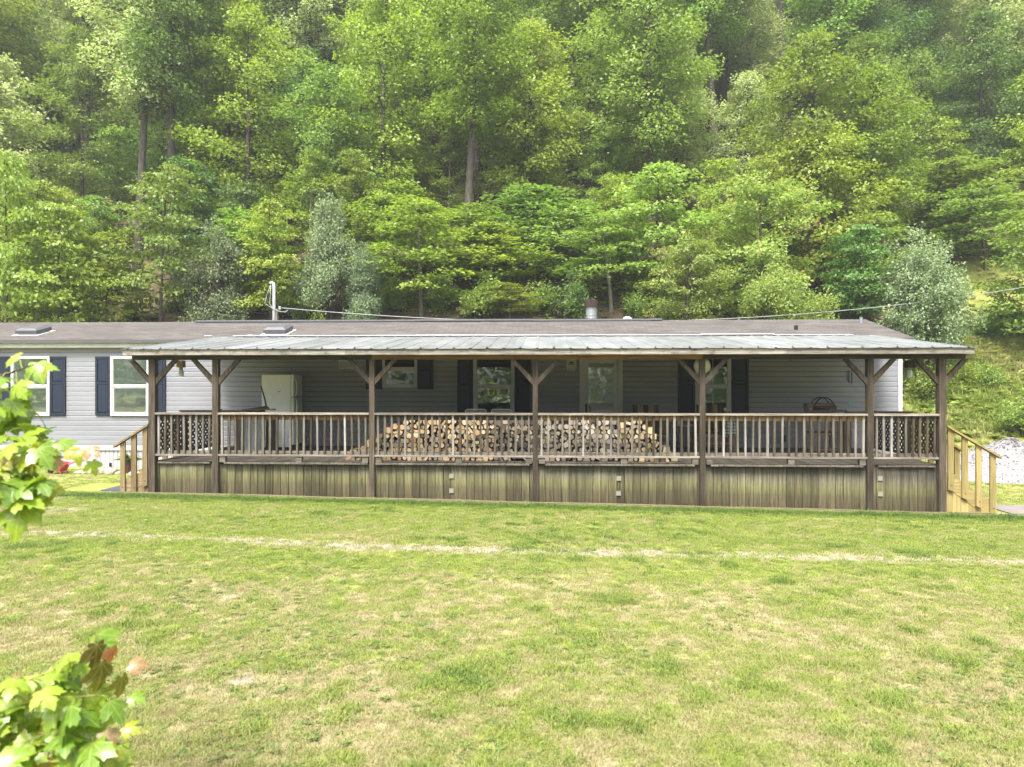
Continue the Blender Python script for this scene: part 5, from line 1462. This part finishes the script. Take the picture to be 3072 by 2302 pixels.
def maple_mat():
    m, nt, b = new_mat('maple leaf', 0.33, 0.55)
    oi = nt.nodes.new('ShaderNodeObjectInfo')
    n = noise(nt, coord(nt, 'Object', (6, 6, 6)), 1.0, 3)
    col = mix(nt, 1.0, oi.outputs['Color'], ramp(nt, n, [(.3, .8), (.7, 1.2)]), 'MULTIPLY')
    co = coord(nt, 'Object'); ax_ = math_(nt, 'ABSOLUTE', sep(nt, co, 0)); ay_ = sep(nt, co, 1); dm = None
    for th in (0.0, 40.0, 78.0):
        d_ = math_(nt, 'ABSOLUTE', math_(nt, 'SUBTRACT', math_(nt, 'MULTIPLY', ax_, math.cos(R(th))), math_(nt, 'MULTIPLY', ay_, math.sin(R(th)))))
        dm = d_ if dm is None else math_(nt, 'MINIMUM', dm, d_)
    col = mix(nt, ramp(nt, dm, [(.006, .45), (.022, 0.0)]), col, (.42, .46, .14))
    nt.links.new(col, b.inputs['Base Color'])
    tr = nt.nodes.new('ShaderNodeBsdfTranslucent'); nt.links.new(mix(nt, 1.0, col, (1.2, 1.25, .5), 'MULTIPLY'), tr.inputs['Color'])
    ms = nt.nodes.new('ShaderNodeMixShader'); ms.inputs[0].default_value = .42
    nt.links.new(b.outputs[0], ms.inputs[1]); nt.links.new(tr.outputs[0], ms.inputs[2])
    nt.links.new(ms.outputs[0], nt.nodes['Material Output'].inputs['Surface']); return m
M['maple'] = maple_mat()
LM = [maple_leaf_mesh(600 + i) for i in range(7)]
tx, ty = -3.15, 2.75; tz = gzf(tx, ty)
maple = thing('maple_tree', 'near maple with big glossy leaves reaching in at the left edge', 'tree', (tx, ty, tz))
MB().tube([(0, 0, -.3), (.05, 0, 1.2), (.0, .05, 2.4), (-.1, 0, 3.6)], [.075, .06, .045, .02], 9).build('trunk', M['bark'], maple, smooth=True)
rm = random.Random(41)
def loc(p): return Vector(p) - Vector((tx, ty, tz))
def add_leaf(p, size, col, nrm, tip):
    o = bpy.data.objects.new('leaf', rm.choice(LM)); C.objects.link(o); o.parent = maple; o.location = loc(p)
    z = nrm.normalized(); y = (tip - z * tip.dot(z)).normalized(); x = y.cross(z)
    o.rotation_mode = 'QUATERNION'; o.rotation_quaternion = Matrix((x, y, z)).transposed().to_quaternion(); o.scale = (size,) * 3
    o.color = (*col, 1); return o
GR = [(.15, .25, .022), (.19, .29, .024), (.235, .335, .028), (.12, .215, .022), (.27, .36, .04)]
YE_ = [(.26, .29, .02), (.30, .25, .03), (.24, .29, .02)]
RE_ = [(.30, .17, .09), (.26, .13, .06), (.34, .23, .14)]
def branch(pts_uvY, rad, leaves, spread, size):
    """a limb through picture points given at their own depth; leaves hang along it on petioles"""
    P = [Vector((tx, ty, pts_uvY[0]))] + [at(*q) for q in pts_uvY[1:]]
    n = len(P)
    MB().tube([loc(p) for p in P], [rad * (1 - .85 * i / (n - 1)) + .0012 for i in range(n)], 6).build('branch', M['bark'] if rad > .008 else M['twig'], maple, smooth=True)
    for k in range(leaves):
        f = (k + rm.random()) / leaves; f = .38 + .62 * f
        s = f * (n - 1); i = min(int(s), n - 2); b = P[i].lerp(P[i + 1], s - i)
        p = b + Vector((rm.gauss(0, spread * .7), rm.gauss(0, spread * .8), rm.gauss(-spread * .25, spread * .8)))
        q = rm.random(); late = f > .9
        col = rm.choice(RE_) if q < (.08 if late else .012) else (rm.choice(YE_) if q < (.36 if late else .16) else rm.choice(GR))
        nrm = Vector((rm.gauss(.10, .38), rm.gauss(-.50, .38), rm.gauss(.75, .3)))
        tip = Vector((rm.gauss(.45, .45), rm.gauss(-.1, .4), rm.gauss(-.75, .3)))
        sz = size * rm.uniform(.62, 1.2) * (.7 if late and q < .4 else 1)
        add_leaf(p, sz, col, nrm, tip)
        if rm.random() < .8: MB().tube([loc(b), loc(b.lerp(p, .6) + Vector((0, 0, .012))), loc(p)], .0019, 4, cap=False).build('petiole', M['twig'], maple)
M['twig'] = plain('green twig', (.22, .22, .05), .6)
D1 = 2.9
branch([2.2, (-260, 1180, D1), (-100, 1150, D1), (30, 1120, D1), (100, 1095, D1 - .1)], .009, 14, .045, .105)
branch([2.05, (-260, 1280, D1), (-80, 1250, D1), (30, 1225, D1), (95, 1220, D1)], .009, 15, .05, .11)
branch([1.9, (-260, 1400, D1 - .1), (-100, 1340, D1 - .1), (20, 1315, D1 - .1), (85, 1335, D1 - .1), (120, 1350, D1 - .1)], .010, 17, .045, .11)
branch([1.8, (-260, 1450, D1 - .2), (-100, 1380, D1 - .2), (30, 1365, D1 - .2), (100, 1352, D1 - .2), (170, 1350, D1 - .2)], .008, 14, .035, .09)
branch([1.75, (-260, 1480, D1 - .2), (-100, 1430, D1 - .2), (20, 1415, D1 - .2), (90, 1440, D1 - .2), (135, 1475, D1 - .2)], .008, 16, .05, .115)
branch([1.6, (-260, 1520, D1 - .3), (-100, 1450, D1 - .3), (10, 1465, D1 - .3), (45, 1505, D1 - .3)], .008, 14, .045, .12)
D2 = 2.45
branch([.9, (-300, 2180, D2), (-60, 2080, D2), (60, 2050, D2), (160, 2010, D2), (285, 1922, D2)], .006, 20, .045, .10)
branch([.85, (-300, 2250, D2), (-60, 2140, D2), (80, 2110, D2), (200, 2095, D2), (300, 2085, D2)], .007, 22, .05, .11)
branch([.8, (-300, 2300, D2), (-60, 2230, D2), (100, 2200, D2), (220, 2200, D2), (330, 2220, D2)], .008, 23, .055, .12)
branch([.7, (-300, 2380, D2), (-60, 2330, D2), (100, 2290, D2), (230, 2280, D2), (330, 2310, D2)], .008, 22, .055, .12)
for u, v, dd, c, n_, t_ in ((206, 1350, D1 - .2, YE_[1], (.1, -.6, .6), (.7, 0, -.6)), (236, 1352, D1 - .2, YE_[0], (.2, -.7, .5), (.1, 0, -.9)), (262, 1350, D1 - .2, RE_[0], (.1, -.7, .6), (.7, 0, -.4)), (275, 1385, D1 - .2, GR[2], (.7, -.6, .2), (.4, 0, -.9)),
                            (395, 2085, D2, GR[0], (.2, -.4, .8), (.7, 0, -.5)), (375, 2180, D2, YE_[0], (.1, -.5, .7), (.8, 0, -.3)), (390, 1995, D2, RE_[0], (.2, -.5, .6), (.7, 0, .2))):
    p = at(u, v, dd); add_leaf(p, .062, c, Vector(n_), Vector(t_))
MB().tube([loc(at(u, v, D1 - .2)) for u, v in ((160, 1352), (215, 1349), (275, 1352))], .0014, 4).build('branch', M['twig'], maple)
# two shrivelled leaves at the tip of the top twig
for u, v, s, c in ((290, 1955, .10, (.10, .075, .02)), (305, 2010, .11, (.12, .11, .02)), (335, 1965, .06, (.30, .10, .05)), (365, 2050, .08, (.13, .13, .02))):
    add_leaf(at(u, v - 20, D2), s, c, Vector((1, -.25, .05)), Vector((.12, -.1, -1)))
# ------------------------------------------------------------------ grass and weeds scattered on the real ground
def blade_mesh(name, seed, n, h, spread, w, m, lean=.5):
    r = random.Random(seed); mb = MB()
    for i in range(n):
        a = r.uniform(0, 6.28); d = r.random() ** .5 * spread; x, y = d * math.cos(a), d * math.sin(a)
        b = r.uniform(0, 6.28); hh = h * r.uniform(.5, 1.2); l = lean * r.uniform(.3, 1.6) * hh
        dx, dy = math.cos(b), math.sin(b); sx, sy = -dy * w, dx * w
        mb.add([(x - sx, y - sy, -.008), (x + sx, y + sy, -.008), (x + dx * l * .4 + sx * .7, y + dy * l * .4 + sy * .7, hh * .6), (x + dx * l * .4 - sx * .7, y + dy * l * .4 - sy * .7, hh * .6), (x + dx * l, y + dy * l, hh * .92)],
               [(0, 1, 2, 3), (3, 2, 4)])
    me = mb.mesh(name); me.materials.append(m); return me
def weed_mesh(name, seed, n, l0, m):
    r = random.Random(seed); mb = MB()
    for i in range(n):
        a = i * 2.4 + r.uniform(-.4, .4); l = l0 * r.uniform(.6, 1.15); e = r.uniform(.12, .8); w = l * r.uniform(.16, .26)
        d = Vector((math.cos(a), math.sin(a), 0)); s = Vector((-math.sin(a), math.cos(a), 0)); u = Vector((0, 0, 1))
        m1 = d * l * .5 * math.cos(e) + u * l * .5 * math.sin(e); m2 = d * l * .95 * math.cos(e * .6) + u * l * .55 * math.sin(e)
        mb.add([(0, 0, 0), tuple(m1 + s * w), tuple(m2), tuple(m1 - s * w)], [(0, 1, 2, 3)])
    me = mb.mesh(name); me.materials.append(m); return me
def scatter(name, label, pts, at_, protos):
    """points mesh + geometry nodes that put one of the given meshes on every point"""
    me = bpy.data.meshes.new(name); me.vertices.add(len(pts)); me.vertices.foreach_set('co', np.asarray(pts, np.float32).ravel())
    for k, v in at_.items():
        a = me.attributes.new(k, 'FLOAT', 'POINT'); a.data.foreach_set('value', np.asarray(v, np.float32))
    o = bpy.data.objects.new(name, me); C.objects.link(o)
    col = bpy.data.collections.new(name + ' pieces')
    for i, p in enumerate(protos):
        col.objects.link(bpy.data.objects.new('%s piece %02d' % (name, i), p))
    ng = bpy.data.node_groups.new(name, 'GeometryNodeTree')
    ng.interface.new_socket('Geometry', in_out='INPUT', socket_type='NodeSocketGeometry'); ng.interface.new_socket('Geometry', in_out='OUTPUT', socket_type='NodeSocketGeometry')
    N = ng.nodes.new; L = ng.links.new
    gi, go = N('NodeGroupInput'), N('NodeGroupOutput')
    ci = N('GeometryNodeCollectionInfo'); ci.inputs['Collection'].default_value = col; ci.inputs['Separate Children'].default_value = True; ci.inputs['Reset Children'].default_value = True
    ip = N('GeometryNodeInstanceOnPoints'); ip.inputs['Pick Instance'].default_value = True
    def named(nm):
        n = N('GeometryNodeInputNamedAttribute'); n.data_type = 'FLOAT'; n.inputs['Name'].default_value = nm; return n.outputs['Attribute']
    f2i = N('FunctionNodeFloatToInt'); L(named('pick'), f2i.inputs[0])
    cx = N('ShaderNodeCombineXYZ'); L(named('rot'), cx.inputs['Z']); L(named('tilt'), cx.inputs['X'])
    er = N('FunctionNodeEulerToRotation'); L(cx.outputs[0], er.inputs[0])
    L(gi.outputs[0], ip.inputs['Points']); L(ci.outputs[0], ip.inputs['Instance']); L(f2i.outputs[0], ip.inputs['Instance Index'])
    L(er.outputs[0], ip.inputs['Rotation']); L(named('size'), ip.inputs['Scale']); L(ip.outputs[0], go.inputs[0])
    o.modifiers.new('scatter', 'NODES').node_group = ng
    return tag(o, label, None, None, 'stuff')
G = np.random.default_rng(3)
def pts_in(n, y0, y1, slope=.80, pad=.6):
    y = G.uniform(y0, y1, n); x = (G.random(n) * 2 - 1) * (slope * y + pad); return x, y
def lawn(n, y0, y1, keep=None):
    x, y = pts_in(n, y0, y1)
    if keep is not None:
        k = keep(x, y); x, y = x[k], y[k]
    b = bare(x, y); d = dry(x, y)
    k = G.random(len(x)) > np.clip(b * .92, 0, .95); x, y, b, d = x[k], y[k], b[k], d[k]
    k = G.random(len(x)) > .45 * sstep(.45, .9, d); x, y, d = x[k], y[k], d[k]
    return x, y, d
x1, y1, d1 = lawn(56000, 3.9, 9.0); x2, y2, d2 = lawn(52000, 9.0, 13.0)
x3, y3, d3 = lawn(26000, 13.0, 21.0, lambda x, y: ((x > XB + .2) & (y < 21)) | ((x < XA - .1) & (y < YH - .3)))
X_ = np.concatenate([x1, x2, x3]); Y_ = np.concatenate([y1, y2, y3]); D_ = np.concatenate([d1, d2, d3])
okk = ~((np.abs(Y_ - 13.45) < .6) & (X_ > XB - .1) & (X_ < XB + 4.2)) & ~((Y_ > 13.0) & (Y_ < 14.1) & (X_ < XA) & (X_ > XA - 1.75))
X_, Y_, D_ = X_[okk], Y_[okk], D_[okk]
n = len(X_); D2_ = np.clip(D_ + G.normal(0, .17, n), 0, 1)
tuft = sstep(.60, .74, fbm(X_ * 4.6, Y_ * 4.6, 51, 3)) * (.4 + .6 * sstep(.4, .6, fbm(X_ * .6, Y_ * .6, 53, 2)))
scatter('grass', 'short mown lawn grass, green and straw coloured', np.stack([X_, Y_, gz(X_, Y_)], 1),
        {'pick': G.integers(0, 5, n) * 1.0 + .1, 'rot': G.uniform(0, 6.28, n), 'tilt': G.normal(0, .08, n), 'size': G.uniform(.6, 1.15, n) * (1 + .5 * tuft) * (1 + .7 * np.exp(-((Y_ - 12.62) / .2) ** 2)) * np.where(Y_ > 9, 1.15, 1), 'dry': np.clip(D2_ - .5 * tuft - .5 * np.exp(-((Y_ - 12.6) / .2) ** 2), -.4, 1), 'rv': G.random(n)},
        [blade_mesh('blade', 700 + i, 22, .026, .055, .0020, M['grass'], 1.0) for i in range(5)])
x, y = pts_in(9000, 3.9, 13.0); w = fbm(x * .9, y * .9, 61, 4); k = (G.random(len(x)) < sstep(.40, .72, w) * (1 + 1.5 * np.exp(-((y - 12.68) / .22) ** 2) * 2)) & (bare(x, y) < .35); x, y = x[k], y[k]; n = len(x)
scatter('weeds', 'low broad leaved weeds dotted through the lawn', np.stack([x, y, gz(x, y)], 1),
        {'pick': G.integers(0, 3, n) * 1.0 + .1, 'rot': G.uniform(0, 6.28, n), 'tilt': G.normal(0, .1, n), 'size': G.uniform(.4, 1.2, n), 'dry': np.clip(G.normal(.25, .2, n), 0, 1), 'rv': G.random(n)},
        [weed_mesh('rosette', 720 + i, 9, .06, M['lawn_weed']) for i in range(3)])
# rank meadow growth on the right slope
y = G.uniform(19.5, 34, 26000); x = G.uniform(5, 31, 26000)
lt = litter(x, y); dens = .15 + 1.1 * sstep(.42, .66, fbm(x * .35, y * .35, 71, 4)) * sstep(31, 25, y + .0 * x)
k = (lt < .45) & (G.random(len(x)) < dens * 1.3) & ~((y < 21.2) & (x < XR + .3)); x, y = x[k], y[k]; n = len(x)
dd = np.clip(.25 + .9 * (fbm(x * .5, y * .5, 81, 3) - .5) + .35 * sstep(25, 30, y) + G.normal(0, .15, n), 0, 1)
scatter('meadow_growth', 'rank weeds and tall grass covering the right slope', np.stack([x, y, gz(x, y)], 1),
        {'pick': G.integers(0, 6, n) * 1.0 + .1, 'rot': G.uniform(0, 6.28, n), 'tilt': G.normal(0, .2, n), 'size': G.uniform(.5, 1.4, n) * (1.15 - .5 * sstep(26, 31, y)), 'dry': dd, 'rv': G.random(n)},
        [weed_mesh('weed', 740 + i, 22, .24, M['weed']) for i in range(3)] + [blade_mesh('tall blade', 750 + i, 26, .22, .16, .006, M['grass'], .7) for i in range(3)])
# fallen leaves and low seedlings on the bank under the trees
y = G.uniform(22, 40, 9000); x = G.uniform(-1, 1, 9000) * (.8 * y + 3); lt = litter(x, y)
k = (lt > .5) & (G.random(len(x)) < .15 + .8 * sstep(.5, .7, fbm(x * .5, y * .5, 91, 3))); x, y = x[k], y[k]; n = len(x)
scatter('forest_seedlings', 'low seedlings and ferns on the forest floor', np.stack([x, y, gz(x, y)], 1),
        {'pick': G.integers(0, 3, n) * 1.0 + .1, 'rot': G.uniform(0, 6.28, n), 'tilt': G.normal(0, .2, n), 'size': G.uniform(.4, 1.3, n), 'dry': np.clip(G.normal(.2, .2, n), 0, 1), 'rv': G.random(n)},
        [weed_mesh('seedling', 760 + i, 16, .22, M['weed']) for i in range(3)])
# stones of the gravel heap and loose ones round it
g2 = random.Random(8); mb = MB()
hp_ = np.array(heap_pts)
for k in range(2600):
    v = hp_[g2.randrange(len(hp_))]; s = g2.uniform(.012, .03)
    c = Vector(v) + Vector((g2.gauss(0, .05), g2.gauss(0, .05), s * .3)); a = g2.uniform(0, 6)
    e1 = Vector((math.cos(a), math.sin(a), g2.uniform(-.4, .4))) * s; e2 = Vector((-math.sin(a), math.cos(a), g2.uniform(-.4, .4))) * s * .8; e3 = Vector((0, 0, s * .7))
    mb.add([c + e1, c - e1, c + e2, c - e2, c + e3, c - e3], [(0, 2, 4), (2, 1, 4), (1, 3, 4), (3, 0, 4), (2, 0, 5), (1, 2, 5), (3, 1, 5), (0, 3, 5)])
o = mb.build('gravel_stones', M['gravel'], gpile, (-gp_c[0], -gp_c[1], -zb0)); o['kind'] = 'stuff'

# ------------------------------------------------------------------ damp valley air
hz = bpy.data.materials.new('valley haze'); hz.use_nodes = True; nt = hz.node_tree; nt.nodes.clear()
om = nt.nodes.new('ShaderNodeOutputMaterial'); pv = nt.nodes.new('ShaderNodeVolumePrincipled')
pv.inputs['Color'].default_value = (0.93, 0.97, 1.0, 1); pv.inputs['Density'].default_value = 0.0009; pv.inputs['Anisotropy'].default_value = 0.2
nt.links.new(pv.outputs[0], om.inputs['Volume'])
tag(MB().box(-135, 135, -75, 130, -2.5, 92).build('haze', hz), kind='stuff')
